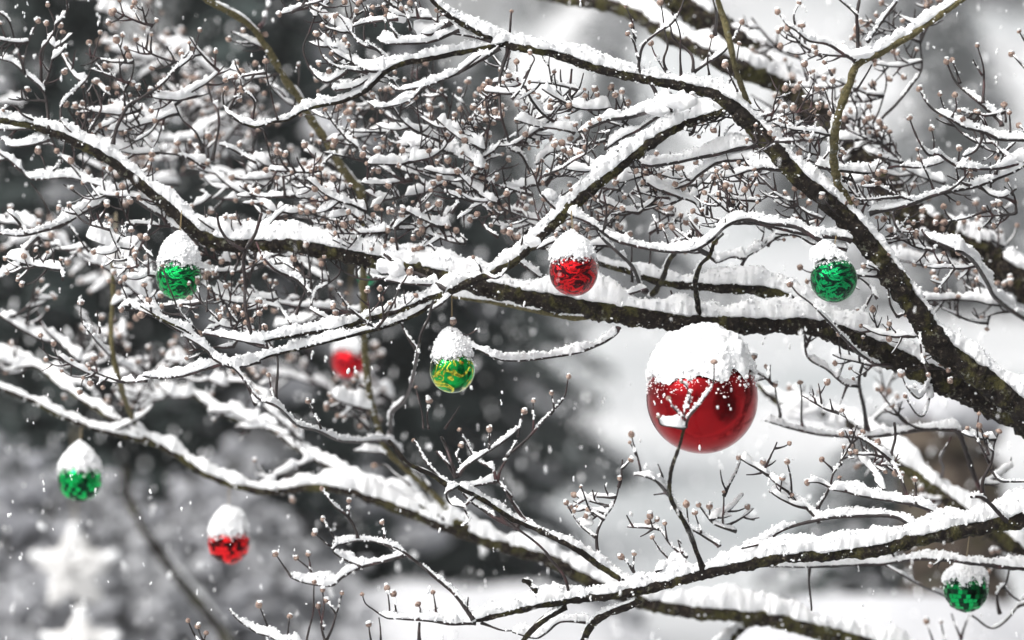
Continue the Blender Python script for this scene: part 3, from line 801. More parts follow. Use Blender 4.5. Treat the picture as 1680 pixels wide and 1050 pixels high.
b2|5 2 .6 0|1190,270 1210,200 1250,130 1290,70
b2|5 2 1.1 1|1180,260 1165,210 1080,160 1040,90 1005,20
b2|3 2 .4 1|1020,200 990,150 1005,100
b2|5 2 1.2 0|1000,240 1040,190 1100,150 1180,100 1260,40 1300,0
b2|3 2 .3 1|1145,110 1150,20
b2|4 3 .5 0|1260,350 1210,290 1190,270
b2|4 3 1.3 0|1000,290 940,330 960,380 1030,400
b2|4 2 .4 0|1070,350 1030,400 1050,460 1010,490
b2|4 3 .6 0|860,300 800,230 760,210
b2|8 4 .9 0 0|1290,500 1200,460 1120,410 1060,370 1000,300
b2|3 2 .3 1|760,290 690,240 640,190 590,190
'''

# ------------------------------------------------------------------ growing the dogwood
def snow_on(acc, crumbs, pts, r, s, Y, seed, fine=True, gaps=True):
    """a ragged ridge of snow lying along the top of a branch (pts metres, r radius metres)"""
    if s <= 0: return
    t, u, sd = frames(pts)
    hz = np.sqrt(np.clip(1 - t[:, 2] ** 2, 0, 1))
    for i in range(len(pts)):
        if u[i][2] < 0: u[i] *= -1; sd[i] *= -1
    px = K * Y
    n1 = vnoise(pts, 22, seed); n2 = vnoise(pts, 44, seed + 3)
    h = (np.minimum(6.5 + .62 * (2 * r / px), 24) * px) * s * (.18 + 1.05 * n1 + .45 * n2) * (1 if s > 0 and r.max() > 5 * px else .55 + .9 * vnoise(pts, 42, seed + 1))
    cov = np.clip((hz - .42) / .4, 0, 1)
    if gaps: cov = cov * np.clip((vnoise(pts, 30, seed + 9) - (.50 - .26 * min(s, 1.4))) * 7, 0, 1)
    h = h * cov
    e = np.minimum(1, np.minimum(np.arange(len(pts)), np.arange(len(pts))[::-1]) / 2.5 + .12); h = h * e
    keep = h > .15 * r
    wd = np.maximum(r * .96, h * .42) * np.clip(cov * 1.6, 0, 1) * (.85 + .3 * n2)
    wd = np.maximum(wd, r * .4)
    m = 14 if fine else 8
    a = np.arange(m) / m * 2 * np.pi
    ca, sa = np.cos(a), np.sin(a)
    up = np.where(sa[None, :] > 0, h[:, None], r[:, None] * .28)
    x = wd[:, None] * (np.sign(ca) * np.abs(ca) ** .8)[None, :]
    z = up * (np.sign(sa) * np.abs(sa) ** .85)[None, :]
    mid = pts + u * (r * .84)[:, None]
    rad = x[:, :, None] * sd[:, None, :] + z[:, :, None] * (u[:, None, :] * .3 + np.array([0, 0, .7]))
    v = mid[:, None, :] + rad
    vf = v.reshape(-1, 3); rad = rad.reshape(-1, 3); rl = np.linalg.norm(rad, axis=1) + 1e-9
    hh = np.repeat(h, m)
    nn = (vnoise(vf, 62, seed + 8) - .5) * np.minimum(.6 * hh, 10 * px) + (vnoise(vf, 130, seed + 5) - .5) * np.minimum(.5 * hh, 8 * px) + (vnoise(vf, 290, seed + 6) - .5) * np.minimum(.5 * hh, 4.5 * px)
    vf = vf + rad / rl[:, None] * (nn * np.minimum(1, rl / (4 * px)))[:, None]
    # split into kept runs
    idx = np.arange(len(pts)); k = 0
    while k < len(pts):
        if not keep[k]: k += 1; continue
        j = k
        while j < len(pts) and keep[j]: j += 1
        if j - k >= 3:
            vv = vf[k * m:j * m]; n = len(vv)
            c0 = mid[k] - t[k] * r[k] * .5; c1 = mid[j-1] + t[j-1] * r[j-1] * .5
            acc.add(np.vstack([vv, c0, c1]), ringq(j - k, m), np.vstack([fan(0, m, n, True), fan((j - k - 1) * m, m, n + 1)]))
        k = j
    if fine and crumbs:
        cand = np.where(np.repeat(keep & (h > .4 * r), m) & np.tile(sa > -.1, len(pts)))[0]
        if len(cand):
            q = RNG.choice(cand, int(len(cand) * crumbs))
            blobs(acc, vf[q] + (RNG.random((len(q), 3)) - .5) * 3.2 * px, px * (.8 + 1.7 * RNG.random(len(q)) ** 2), 1, jit=.4)

def bud_mesh():
    v = ICO3.copy(); az = np.arctan2(v[:, 1], v[:, 0]); z = v[:, 2].copy()
    rr = 1 + .10 * np.abs(np.cos(az * 2)) - .05
    v[:, 0] *= rr; v[:, 1] *= rr; v[:, 2] = z * .78 + np.where(z > .85, (z - .85) * 1.6, 0) - np.where(z < -.3, (-.3 - z) * .1, 0)
    return v, ICO3F
BV, BF = bud_mesh(); BV2, BF2 = ICO2 * np.array([1, 1, .8]), ICO2F
def bud_at(acc, c, d, r, hi=True):
    d = d / (np.linalg.norm(d) + 1e-9); a = np.cross(d, [0.2, 1, .1]); a /= np.linalg.norm(a); b = np.cross(d, a)
    v, f = (BV, BF) if hi else (BV2, BF2)
    q = .8 + .6 * rf.random()
    acc.add(c + r * (v[:, 0:1] * a + v[:, 1:2] * b + q * v[:, 2:3] * d), None, f)

class Br: pass
BRS = []                                       # every branch and twig, screen curve + depth
def parse_main():
    for ln in MAIN.strip().split('\n'):
        nm, dd, s, mk, p = ln.split('|'); b = Br()
        p = np.array([[float(q) for q in w_.split(',')] for w_ in p.split()])
        c = catmull(p, 2.2); d0, d1 = [float(x) / 100 for x in dd.split()]
        b.name = nm; b.x, b.y, b.w = c[:, 0], c[:, 1], c[:, 2]; f = np.linspace(0, 1, len(c))
        b.Y = F0 + d0 + (d1 - d0) * f + .012 * np.sin(f * 9 + len(nm)) ; b.s = float(s); b.mk = mk; b.main = True; b.bud = 0
        BRS.append(b)
        if nm in ('K', 'C', 'C2', 'E', 'F2', 'F3', 'F4', 'G2', 'I', 'J', 'B2', 'L2', 'A2', 'H', 'U'): reroot(b, max(len(c) // 3, 5))
def nearest(x, y, skip=None, R=16, Yr=None, tol=1):
    best = None
    for o in BRS:
        if o is skip: continue
        d = np.hypot(o.x - x, o.y - y) - o.w * .4; i = int(np.argmin(d))
        if d[i] < R and (Yr is None or abs(o.Y[i] - Yr) < tol):
            c = d[i] + (0 if Yr is None else abs(o.Y[i] - Yr) * 40)
            if best is None or c < best[0]: best = (c, o, i)
    return best
def reroot(b, n=12):
    m = nearest(b.x[0], b.y[0], b, 22, b.Y[0], .5)
    b.par = m[1] if m else None
    if m:
        k = np.clip(1 - np.arange(len(b.Y)) / n, 0, 1); k = k * k * (3 - 2 * k)
        b.Y = b.Y + (m[1].Y[m[2]] - b.Y) * k
parse_main()
TX = {'a': 0, 'b': 420, 'c': 840, 'd': 1260}
rr = random.Random(11)
for ln in TW.strip().split('\n'):
    T, h, p = ln.split('|'); h = [float(x) for x in h.split()]
    p = np.array([[float(q) for q in w_.split(',')] for w_ in p.split()]) / 3 + np.array([TX[T[0]], 350 * int(T[1])])
    c = catmull(p, 2.6); n = len(c); f = np.linspace(0, 1, n)
    b = Br(); b.name = 't'; b.x, b.y = c[:, 0].copy(), c[:, 1].copy()
    ws = 1.0
    b.w = (h[0] + (h[1] - h[0]) * f) * ws + .25
    b.x += .9 * np.sin(f * n * .23 + rr.random() * 6) * (f > .02); b.s = h[2]; b.bud = int(h[3]); b.mk = 'TWIG' if h[0] < 8.5 else 'BARK'; b.main = h[0] >= 8.5
    yr = F0 + h[4] / 100 if len(h) > 4 else None
    m = nearest(b.x[0], b.y[0], None, 14, yr, .9) or nearest(b.x[0], b.y[0], None, 30, yr, .9)
    y0 = m[1].Y[m[2]] if m else (yr if yr else F0 + .05 + .1 * rr.random())
    ln_m = n * 2.6 * K * F0
    y1 = y0 + (rr.random() - .5) * .5 * ln_m if yr is None else yr
    b.par = m[1] if m else None
    b.Y = y0 + (y1 - y0) * np.minimum(1, f * 1.4) ** 1.2 + .004 * np.sin(f * 7 + rr.random() * 6)
    BRS.append(b)
NTR = len(BRS)

# further twigs: heads of dogwood twigs growing off lateral shoots, leftwards and up, filling the depth of the crown
FILL = []
def grow(x, y, Y, ang, L, w0, s, lvl, bulk, rnd, fine):
    n = max(5, int(L / 5)); X = [x]; Z = [y]; a = ang; b = Br()
    for i in range(n):
        curl = .05 if lvl == 0 else .11
        tgt = math.pi / 2
        a += curl * math.sin(tgt - a) * (1 if lvl else .5) + rnd.gauss(0, .07)
        X.append(X[-1] + math.cos(a) * L / n); Z.append(Z[-1] - math.sin(a) * L / n)
    f = np.linspace(0, 1, len(X)); b.x, b.y = np.array(X), np.array(Z); b.w = w0 * (1 - .45 * f)
    b.Y = Y + (rnd.random() - .5) * L * K * Y * .9 * f; b.s = s * (.5 + rnd.random()) * (1 if lvl == 0 or rnd.random() < .55 else .12); b.mk = 'TWIG'; b.main = False; b.bud = rnd.random() < .45; b.name = 'f'; b.fine = fine; b.par = None
    FILL.append(b)
    if lvl < 2:
        k = 2
        while k < n - 1:
            side = rnd.choice((-1, 1))
            da = math.atan2(-(Z[k+1] - Z[k]), X[k+1] - X[k]) + side * (.7 + .5 * rnd.random())
            if rnd.random() < bulk:
                grow(X[k], Z[k], float(b.Y[k]), da, L * (.30 + .28 * rnd.random()) if lvl == 0 else L * .5, w0 * .72, s * .7, lvl + 1, bulk * .75, rnd, fine)
            if side > 0 and rnd.random() < .35 * bulk:
                grow(X[k], Z[k], float(b.Y[k]), da - 2 * side * .9, L * .35, w0 * .72, s * .7, lvl + 1, bulk * .6, rnd, fine)
            k += 2 + int(rnd.random() * 3)
ZONES = [  # x0 x1 y0 y1 depth0 depth1 count length snow bulk
    (20, 420, 20, 180, .45, 1.3, 17, 95, 1.5, .6),
    (180, 620, 170, 340, .35, 1.1, 26, 100, 1.5, .7),
    (340, 700, 330, 400, .25, .9, 11, 80, 1.3, .7),
    (560, 900, 180, 350, .15, .8, 26, 90, 1.4, .8),
    (880, 1130, 260, 420, .05, .5, 15, 75, 1.2, .8),
    (1020, 1320, 270, 440, .08, .6, 16, 75, 1.2, .7),
    (600, 900, 300, 440, .0, .3, 16, 70, 1.1, .8),
    (250, 560, 400, 560, .08, .8, 20, 85, 1.5, .8),
    (40, 330, 400, 640, .55, 1.2, 15, 90, 1.8, .7),
    (10, 170, 180, 400, .35, .9, 9, 80, 1.5, .7),
    (0, 300, 480, 700, .15, .6, 8, 85, .9, .6),
    (420, 680, 590, 760, .75, 1.3, 15, 80, 1.6, .7),
    (180, 520, 600, 720, .8, 1.2, 8, 80, 1.6, .6),
    (1400, 1680, 230, 420, .1, .5, 13, 75, 1.1, .7),
    (1440, 1680, 380, 560, .35, 1.0, 9, 75, 1.3, .6),
    (1330, 1660, 620, 800, .4, .9, 8, 75, 1.3, .6),
    (1260, 1420, 60, 330, .35, .8, 8, 65, 1.1, .6),
    (880, 1200, 770, 880, .15, .6, 8, 60, 1.0, .6),
    (700, 1030, 60, 190, .1, .5, 7, 65, 1.1, .7),
    (480, 760, 10, 110, .05, .4, 8, 65, 1.3, .8),
    (1500, 1680, 900, 1030, .3, .8, 5, 60, 1.2, .6),
    (150, 800, 150, 420, .0, .25, 13, 95, .6, .6),
    (1100, 1680, 200, 420, -.05, .25, 20, 85, .45, .7),
    (850, 1300, 170, 420, -.05, .2, 20, 85, .45, .7),
    (0, 500, 20, 200, .0, .3, 12, 70, .5, .7),
    (1250, 1660, 540, 800, .0, .3, 12, 65, .5, .7),
    (300, 700, 420, 620, -.05, .3, 12, 85, .6, .6),
    (1240, 1680, 20, 240, .1, .5, 12, 65, .6, .8),
    (1270, 1680, 420, 620, .1, .6, 12, 65, .6, .8),
    (1240, 1560, 770, 840, .25, .6, 5, 55, 1.0, .7),
]
rf = random.Random(5)
for (x0, x1, y0, y1, d0, d1, n, L, s, bulk) in ZONES:
    for k in range(int(n * 1.0)):
        d = d0 + (d1 - d0) * rf.random() ** 1.3
        ang = math.pi - (rf.random() - .35) * 1.0 if rf.random() < .78 else .2 + rf.random()
        gx0, gy0, gY = x0 + (x1 - x0) * rf.random(), y0 + (y1 - y0) * rf.random(), F0 + d
        best = None
        for o_ in BRS + FILL[-900:]:
            st_ = 3 if o_.name == 'f' else 6
            dd_ = np.hypot(o_.x[::st_] - gx0, o_.y[::st_] - gy0) + np.abs(o_.Y[::st_] - gY) * 130; i_ = int(np.argmin(dd_))
            if best is None or dd_[i_] < best[0]: best = (dd_[i_], o_, i_ * st_)
        if best[0] < 95: gx0, gy0, gY = float(best[1].x[best[2]]), float(best[1].y[best[2]]), float(best[1].Y[best[2]])
        grow(gx0, gy0, gY, ang, L * (.7 + .6 * rf.random()), 4.6, s * .95, 0, bulk, rf, d < .3)

CLEAR = [(1152, 640, 100, 3.7), (941, 438, 48, 3.6), (293, 440, 46, 3.75), (1368, 445, 48, 3.65), (742, 598, 46, 3.7), (131, 775, 46, 4.2), (375, 878, 46, 4.2), (1585, 960, 48, 3.9)]
def hides(b): return any(((np.hypot(b.x - cx, b.y - cy) < cr) & (b.Y < cY)).any() for cx, cy, cr, cY in CLEAR)
FILL = [b for b in FILL if not hides(b)]
TREE = empty('dogwood_tree', [1.02, 3.80, 0.0])
tag(TREE, 'large bare dogwood with snow along every branch and small pinkish buds, holding the coloured balls', 'tree')
MATS = {'BARKM': BARKM, 'BARK': BARK, 'BARKG': BARKG, 'OLIVE': OLIVE, 'TWIG': TWIG}
def world(b):
    b.w = b.w * (1 + (.55 if not b.main else .25) * np.exp(-np.arange(len(b.w)) / 2.5))
    x = (b.x - 840) * K * b.Y; z = CAM_Z - (b.y - 525) * K * b.Y
    return np.stack([x, b.Y, z], -1), b.w * .5 * K * b.Y
budrec = []; lengths = []
for i, b in enumerate(BRS): b.L = float(np.sum(np.hypot(np.diff(b.x), np.diff(b.y)))) * (.5 + b.w[0] * .1)
tw = sorted([b for b in BRS if not b.main], key=lambda b: -b.L)
own = set(id(b) for b in tw[:99])
rest, rest_s, rest_b = Acc(), Acc(), Acc()
# main stems run on past the frame into the trunk
def extend_to_trunk(b, tz):
    p, r = world(b); tgt = np.array([1.02, 3.80, tz]); st = p[0]
    k = np.linspace(0, 1, 14)[:, None]; dirv = (p[0] - p[6]); dirv /= np.linalg.norm(dirv); L = np.linalg.norm(tgt - st)
    c1 = st + dirv * L * .45; c2 = tgt + np.array([-.15 * L, 0, .15 * L])
    q = ((1-k)**3) * st + 3*k*(1-k)**2 * c1 + 3*k*k*(1-k) * c2 + k**3 * tgt
    rr_ = r[0] + (r[0] * .25) * k[:, 0]
    return np.vstack([q[::-1][:-1], p]), np.concatenate([rr_[::-1][:-1], r])
TRK = {'A': 1.28, 'B': 1.22, 'D': 1.05, 'F': .72, 'G': 1.40, 'L': .95, 'D2': 1.02}
parts = {}
for i, b in enumerate(BRS):
    p, r = world(b)
    if b.name in TRK: p, r = extend_to_trunk(b, TRK[b.name])
    Ym = float(np.mean(b.Y)); fine = Ym < F0 + .35
    if b.main or id(b) in own:
        big = b.main; ta, sa = Acc(), Acc()
        tube(ta, p, r * (1.06 if big and b.w.max() < 25 else 1.12 if b.name[0] == 'G' else 1), 20 if b.w.max() > 16 else 10 if big else 8, .42 if big else .22, i)
        snow_on(sa, .42 if fine else .0, p, r, b.s, Ym, i * 7, True, not (big and b.s > .8))
        o = ta.build('branch' if big else 'twig', MATS[b.mk], TREE); parts[id(b)] = o
        if b.w.max() > 14:                     # flecks of snow stuck to the bark
            kk = RNG.integers(4, len(p) - 4, int(len(p) * .35)); tt, uu, ss = frames(p); aa = RNG.random(len(kk)) * 3.6 + 2.9
            cc = p[kk] + (np.cos(aa)[:, None] * ss[kk] + np.sin(aa)[:, None] * uu[kk]) * r[kk][:, None] * 1.02
            blobs(sa, cc, K * Ym * (.5 + 2.3 * RNG.random(len(kk)) ** 3), .8, (ICO, ICOF), jit=.4)
        so = sa.build('snow_cover', SNOW, o)
        b.obj, b.so = o, so
        if so: so['kind'] = 'stuff'
    else:
        tube(rest, p, r, 7, .2, i); snow_on(rest_s, .25 if fine else 0, p, r, b.s, Ym, i * 7, True)
        o = None
    if b.bud: budrec.append((p[-1], p[-1] - p[-3], Ym, o, float(b.y[-1]), float(b.x[-1])))
for i, b in enumerate(FILL):
    p, r = world(b); Ym = float(np.mean(b.Y))
    q = catmull(np.column_stack([p / (K * Ym), r]), 3.5 if b.fine else 6); p = q[:, :3] * (K * Ym); r = np.abs(q[:, 3])
    tube(rest, p, r, 6 if b.fine else 5, .15 if b.fine else 0, i)
    snow_on(rest_s, .16 if b.fine else 0, p, r, b.s * (.85 if b.fine else 1.05), Ym, i * 5 + 1, b.fine)
    if b.bud: budrec.append((p[-1], p[-1] - p[-2], Ym, None, float(b.y[-1]), float(b.x[-1])))
o = rest.build('twigs', TWIG, TREE); o['kind'] = 'stuff'
so = rest_s.build('snow_cover', SNOW, o); so['kind'] = 'stuff'
bs = Acc(); nown = 0
for k, (c, d, Ym, par, yy, xx) in enumerate(budrec):
    r = K * Ym * (3.2 + 2.8 * rf.random()); d = d / (np.linalg.norm(d) + 1e-9); c = c + d * r * .5
    if rf.random() < .75:
        n = 3; cc = c + np.array([0, 0, r * .72]) + (RNG.random((n, 3)) - .5) * r * .9
        blobs(bs, cc, r * (.45 + .35 * RNG.random(n)), .7, (ICO2, ICO2F), jit=.25)
    if par is not None and nown < 100 and -10 < xx < 1690 and -10 < yy < 1060:
        a = Acc(); bud_at(a, c, d, r); a.build('bud', BUD, par); nown += 1
    else: bud_at(rest_b, c, d, r, Ym < F0 + .35)
o = rest_b.build('buds', BUD, TREE); o['kind'] = 'stuff'
so = bs.build('snow_cover', SNOW, o); so['kind'] = 'stuff'
# trunk, outside the frame to the right
a, sa = Acc(), Acc(); z = np.linspace(-.15, 1.85, 40); r = .085 - .03 * z / 1.75 + .07 * np.exp(-np.clip(z, 0, 9) * 7)
tube(a, np.stack([1.02 + .02 * np.sin(z * 4), 3.80 + .015 * np.cos(z * 3), z], -1), r, 28, .16, 77); to = a.build('trunk', BARK, TREE)
for k, (ax, ay, L) in enumerate([(-.25, .35, 1.5), (.5, -.2, 1.6), (.35, .55, 1.4), (.75, .15, 1.5)]):   # leaders above and beyond the frame
    f = np.linspace(0, 1, 40)[:, None]; st = np.array([1.02, 3.80, 1.72]); q = st + np.array([ax, ay, 1.0]) * L * f ** [[1.0, 1.0, .8]] + np.array([.05, .04, .02]) * np.sin(f * 9 + k)
    la, ls = Acc(), Acc(); lr = .045 * (1 - .8 * f[:, 0]) + .004; tube(la, q, lr, 12, .2, k)
    for m in range(5, 38, 4):
        e = q[m] + np.array([math.cos(m * 2.4 + k), math.sin(m * 2.4 + k), .35]) * .45 * f; tube(la, e, .010 * (1 - f[:, 0]) + .003, 6, .1, m); snow_on(ls, 0, e, .010 * (1 - f[:, 0]) + .003, 1.2, 3.8, m)
    snow_on(ls, 0, q, lr, 1.1, 3.8, k); lo = la.build('branch', BARK, TREE); lsn = ls.build('snow_cover', SNOW, lo); lsn['kind'] = 'stuff'

# a heavier snow lump or two caught in forks
lump = Acc()
for (x, y, Y, rx, ry) in [(700, 45, 3.63, 20, 18), (655, 25, 3.68, 20, 12), (1320, 672, 4.1, 34, 18), (1365, 690, 4.1, 20, 12), (900, 100*3.2, 3.6, 16, 9), (640, 440, 3.6, 22, 14), (1115, 165, 3.6, 22, 16), (1080, 182, 3.6, 20, 10), (660, 805, 4.35, 26, 20), (960, 760+98, 3.62, 12, 8), (870, 395, 3.56, 14, 9), (1420, 88, 3.52, 16, 8)]:
    p = P(x, y, Y); m = K * Y; v = ICO3 * np.array([rx, rx * .8, ry]) * m + p
    v = p + (v - p) * (1 + (vnoise(v, 90, 4) - .5)[:, None] * 1.1 + (vnoise(v, 260, 2) - .5)[:, None] * .5); lump.add(v, None, ICO3F)
o = lump.build('snow_lumps', SNOW, TREE); o['kind'] = 'stuff'

# ------------------------------------------------------------------ the hanging ornaments
def sphere(R, nu=64, nv=40):
    th = np.linspace(.02, np.pi - .02, nv); ph = np.arange(nu) / nu * 2 * np.pi
    v = np.stack([np.sin(th)[:, None] * np.cos(ph), np.sin(th)[:, None] * np.sin(ph), np.cos(th)[:, None] * np.ones(nu)], -1).reshape(-1, 3)
    n = len(v); v = np.vstack([v, [0, 0, 1], [0, 0, -1]]) * R
    return v, ringq(nv, nu)[:, ::-1], np.vstack([fan(0, nu, n), fan((nv - 1) * nu, nu, n + 1, True)])
def ornament(px, py, rp, Y, top, bound, m, label, cord_top, facet=False, lean=(0, 0), peak_p=1.15, rough=1.0, seed=0, capvis=False, name='christmas_ball', tilt=None, thin=1.0):
    c = P(px, py, Y); R = S(rp, Y); o = empty(name, [float(q) for q in c]); tag(o, label, 'christmas ball', 'coloured balls hanging in the tree')
    a = Acc()
    if facet:
        nv = 15; rnd = np.random.default_rng(seed); tones = []
        v0, q0, t0 = sphere(R * .975, 48, 30); a.add(v0 + c, q0, t0); nb = len(q0) + len(t0); qn = len(q0)
        quads = []
        for i in range(nv):
            t1, t2 = np.pi * i / nv, np.pi * (i + 1) / nv; nu = max(4, int(30 * math.sin((t1 + t2) / 2)))
            for j in range(nu):
                p1, p2 = 2 * np.pi * (j + .04) / nu, 2 * np.pi * (j + .96) / nu; g = .04 * np.pi / nv
                q = np.array([(math.sin(t) * math.cos(p), math.sin(t) * math.sin(p), math.cos(t)) for t, p in ((t1 + g, p1), (t2 - g, p1), (t2 - g, p2), (t1 + g, p2))]) * R
                ctr = q.mean(0); nrm = ctr / np.linalg.norm(ctr); ax = rnd.normal(size=3) * .10
                q = ctr + (q - ctr) + nrm * ((q - ctr) @ ax)[:, None]
                quads.append(q); tones.append(rnd.random())
        v = np.concatenate(quads) + c; a.add(v, np.arange(len(v)).reshape(-1, 4))
        b = a.build('ball', m, o, False)
        at = b.data.attributes.new('tile_tone', 'FLOAT', 'FACE')
        col = np.full(len(b.data.polygons), .2, np.float32); col[qn:qn + len(tones)] = np.array(tones) ; at.data.foreach_set('value', col)
    else:
        v, q, t = sphere(R); a.add(v + c, q, t); b = a.build('ball', m, o)
    # metal cap and loop
    g = Acc(); cp = np.array([lean[0] * .0, 0, R]) + c
    n = 24; zs = np.array([-.06, -.02, .10, .12]) * R; rs = np.array([.25, .22, .20, .02]) * R
    ph = np.arange(n) / n * 2 * np.pi; rv = 1 + .06 * (np.arange(n) % 2)
    v = np.stack([rs[:, None] * np.cos(ph) * rv, rs[:, None] * np.sin(ph) * rv, zs[:, None] * np.ones(n)], -1).reshape(-1, 3) + cp
    g.add(v, ringq(4, n)); th = np.linspace(0, 2 * np.pi, 20)
    tube(g, cp + np.stack([.11 * R * np.cos(th), 0 * th, .20 * R + .11 * R * np.sin(th)], -1), .018 * R, 6)
    g.build('metal_cap', GOLD, o)
    # cord to the branch above
    k = np.linspace(0, 1, 20); top_p = P(cord_top[0], cord_top[1], cord_top[2] if len(cord_top) > 2 else Y)
    cd = Acc(); st = cp + np.array([0, 0, .28 * R])
    for sgn in (-1, 1):
        q = st + (top_p - st) * k[:, None] + np.stack([sgn * .02 * R * np.sin(k * np.pi), 0 * k, 0 * k], -1)
        tube(cd, q, .0004, 5)
    cd.build('cord', CORD, o)
    # snow heaped on the upper half
    tm = math.acos(max(-.2, min(.98, (py - bound) / rp))); pk = (py - top) / rp
    nu, nv = (220, 110) if rp > 60 else (120, 60); s = Acc(); ph = np.arange(nu) / nu * 2 * np.pi
    dirs = np.stack([np.cos(ph), np.sin(ph), 0 * ph], -1)
    e1 = (vnoise(dirs * 1.0, 2.1, seed) - .5) * .42 + (vnoise(dirs, 6, seed + 1) - .5) * .34 + (vnoise(dirs, 13, seed + 2) - .5) * .10
    tmx = tm * (1 + e1 * .75 * rough) + .04
    f = (np.linspace(0, 1, nv) ** .9)[:, None]
    th = f * tmx[None, :]
    sx, cz = np.sin(th), np.cos(th)
    body = .17 * thin * (1 - f ** 4.5) + .004
    if tilt is not None: body = body * (1 + .9 * (np.cos(ph - tilt)[None, :]) * np.sin(th))
    rad = 1 + body + (pk - 1.10) * np.exp(-(th / (.62 if peak_p > 1.4 and pk > 1.6 else .50 if pk > 1.6 else .9)) ** peak_p)
    d = np.stack([sx * np.cos(ph), sx * np.sin(ph), cz], -1)
    v = d * rad[:, :, None] * R
    fl = v.reshape(-1, 3) + c
    amp = (np.clip(rad - 1, 0, .3) / .3 * np.ones_like(rad)).reshape(-1)
    nn = (vnoise(fl, 60, seed) - .5) * .007 + (vnoise(fl, 150, seed + 4) - .5) * .0042 + (vnoise(fl, 420, seed + 5) - .5) * .0016
    nn *= min(1, .5 + rp / 180)
    dv = fl - c; fl = fl + dv / np.linalg.norm(dv, axis=1)[:, None] * (nn * (.25 + amp))[:, None]
    rr_ = np.linalg.norm(fl - c, axis=1); fl = c + (fl - c) * (np.maximum(rr_, R * 1.002) / rr_)[:, None]
    fl[:, 0] += lean[0] * R * np.clip((fl[:, 2] - c[2]) / R, 0, 2); fl[:, 1] += lean[1] * R * np.clip((fl[:, 2] - c[2]) / R, 0, 2)
    s.add(fl, ringq(nv, nu))
    edge = fl.reshape(nv, nu, 3)[-14:].reshape(-1, 3); q = RNG.choice(len(edge), 800)
    pxm = K * Y; jt = (RNG.random((800, 3)) - .5) * 3 * pxm; cc = edge[q] + jt; dd = cc - c; dl = np.linalg.norm(dd, axis=1)
    drop = RNG.random(800) ** 2.2 * .34 * R; dd[:, 2] -= drop; dl2 = np.linalg.norm(dd, axis=1)
    dl = np.where(drop > .05 * R, dl2, np.maximum(dl2, R * 1.005)); cc = c + dd * (np.where(drop > .05 * R, R * 1.004, dl) / dl2)[:, None]
    blobs(s, cc, pxm * (.5 + 1.9 * RNG.random(800) ** 2.5) * (.7 + rp / 110) * np.where(drop > .05 * R, .7, 1), 1, (ICO2, ICO2F), jit=.2)
    q = RNG.choice(len(fl), 900); blobs(s, fl[q], pxm * (.7 + 1.5 * RNG.random(900) ** 2), 1, jit=.3)
    s.build('snow_cap', SNOW, o)
    return o
ornament(1152, 653, 91.5, 3.66, 531, 618, m_foil('glossy_red', (.30, .002, .006), DRED, 'plain'), 'large glossy red ball with a thick cap of snow, hanging under the main branch', (1158, 535, 3.73), peak_p=2.4, seed=3, rough=.8, thin=.6)
ornament(941, 446, 40, 3.55, 381, 422, m_foil('red_swirl_foil', (.55, .005, .01), (.03, 0, .002), 'swirl'), 'small red foil ball with dark swirls in front of the main branch at the centre', (936, 335, 3.6), seed=8, lean=(-.06, 0))
ornament(293, 455, 37, 3.69, 382, 432, m_foil('green_crackle_foil', GRN, DGRN, 'swirl'), 'green crackled foil ball under a tall peak of snow at upper left', (298, 345, 3.72), seed=12, peak_p=1.5)
ornament(1368, 458, 38.5, 3.58, 395, 428, m_foil('green_swirl_foil', (0, .33, .095), (0, .015, .009), 'swirl'), 'green swirl patterned ball with its gold cap showing, beside the right hand branch', (1372, 385, 3.62), seed=21, tilt=math.pi, lean=(-.22, 0), peak_p=1.3)
ornament(742, 608, 37, 3.62, 542, 585, m_foil('green_gold_glitter', (0, .32, .05), (.0, .03, .008), 'gold'), 'green ball with yellow gold glitter outlines hanging below the centre', (741, 480, 3.62), seed=33, lean=(-.05, 0), peak_p=1.6)
ornament(131, 787, 36, 4.15, 724, 769, m_foil('green_mirror_tiles', GRN, DGRN, 'facet'), 'green mirror tiled ball with a peaked snow cap at lower left', (134, 690, 4.38), facet=True, seed=41)
ornament(375, 891, 34.5, 4.15, 831, 873, m_foil('red_mirror_tiles', (.75, .01, .015), (.05, 0, 0), 'facet'), 'red mirror tiled ball under a rounded snow heap at lower left', (376, 795, 4.4), facet=True, seed=52, peak_p=1.6)
ornament(1585, 968, 36.5, 3.85, 918, 948, m_foil('dark_green_mirror_tiles', (0, .33, .08), (0, .03, .012), 'facet'), 'green mirror tiled ball at the lower right corner with thin snow on top', (1590, 880, 3.62), facet=True, seed=64, thin=.8, rough=1.5)
ornament(572, 592, 29, 4.75, 553, 572, m_foil('blurred_red_foil', (.75, .01, .02), (.12, 0, .004), 'swirl'), 'blurred red ball far behind, half hidden by twigs left of the green and gold ball', (576, 430, 4.75), seed=71, rough=2)
ornament(602, 452, 17, 4.3, 436, 448, m_foil('teal_green_foil', (0, .36, .14), (0, .06, .03), 'swirl'), 'small green ball almost hidden behind the main branch', (602, 420, 4.3), seed=75)

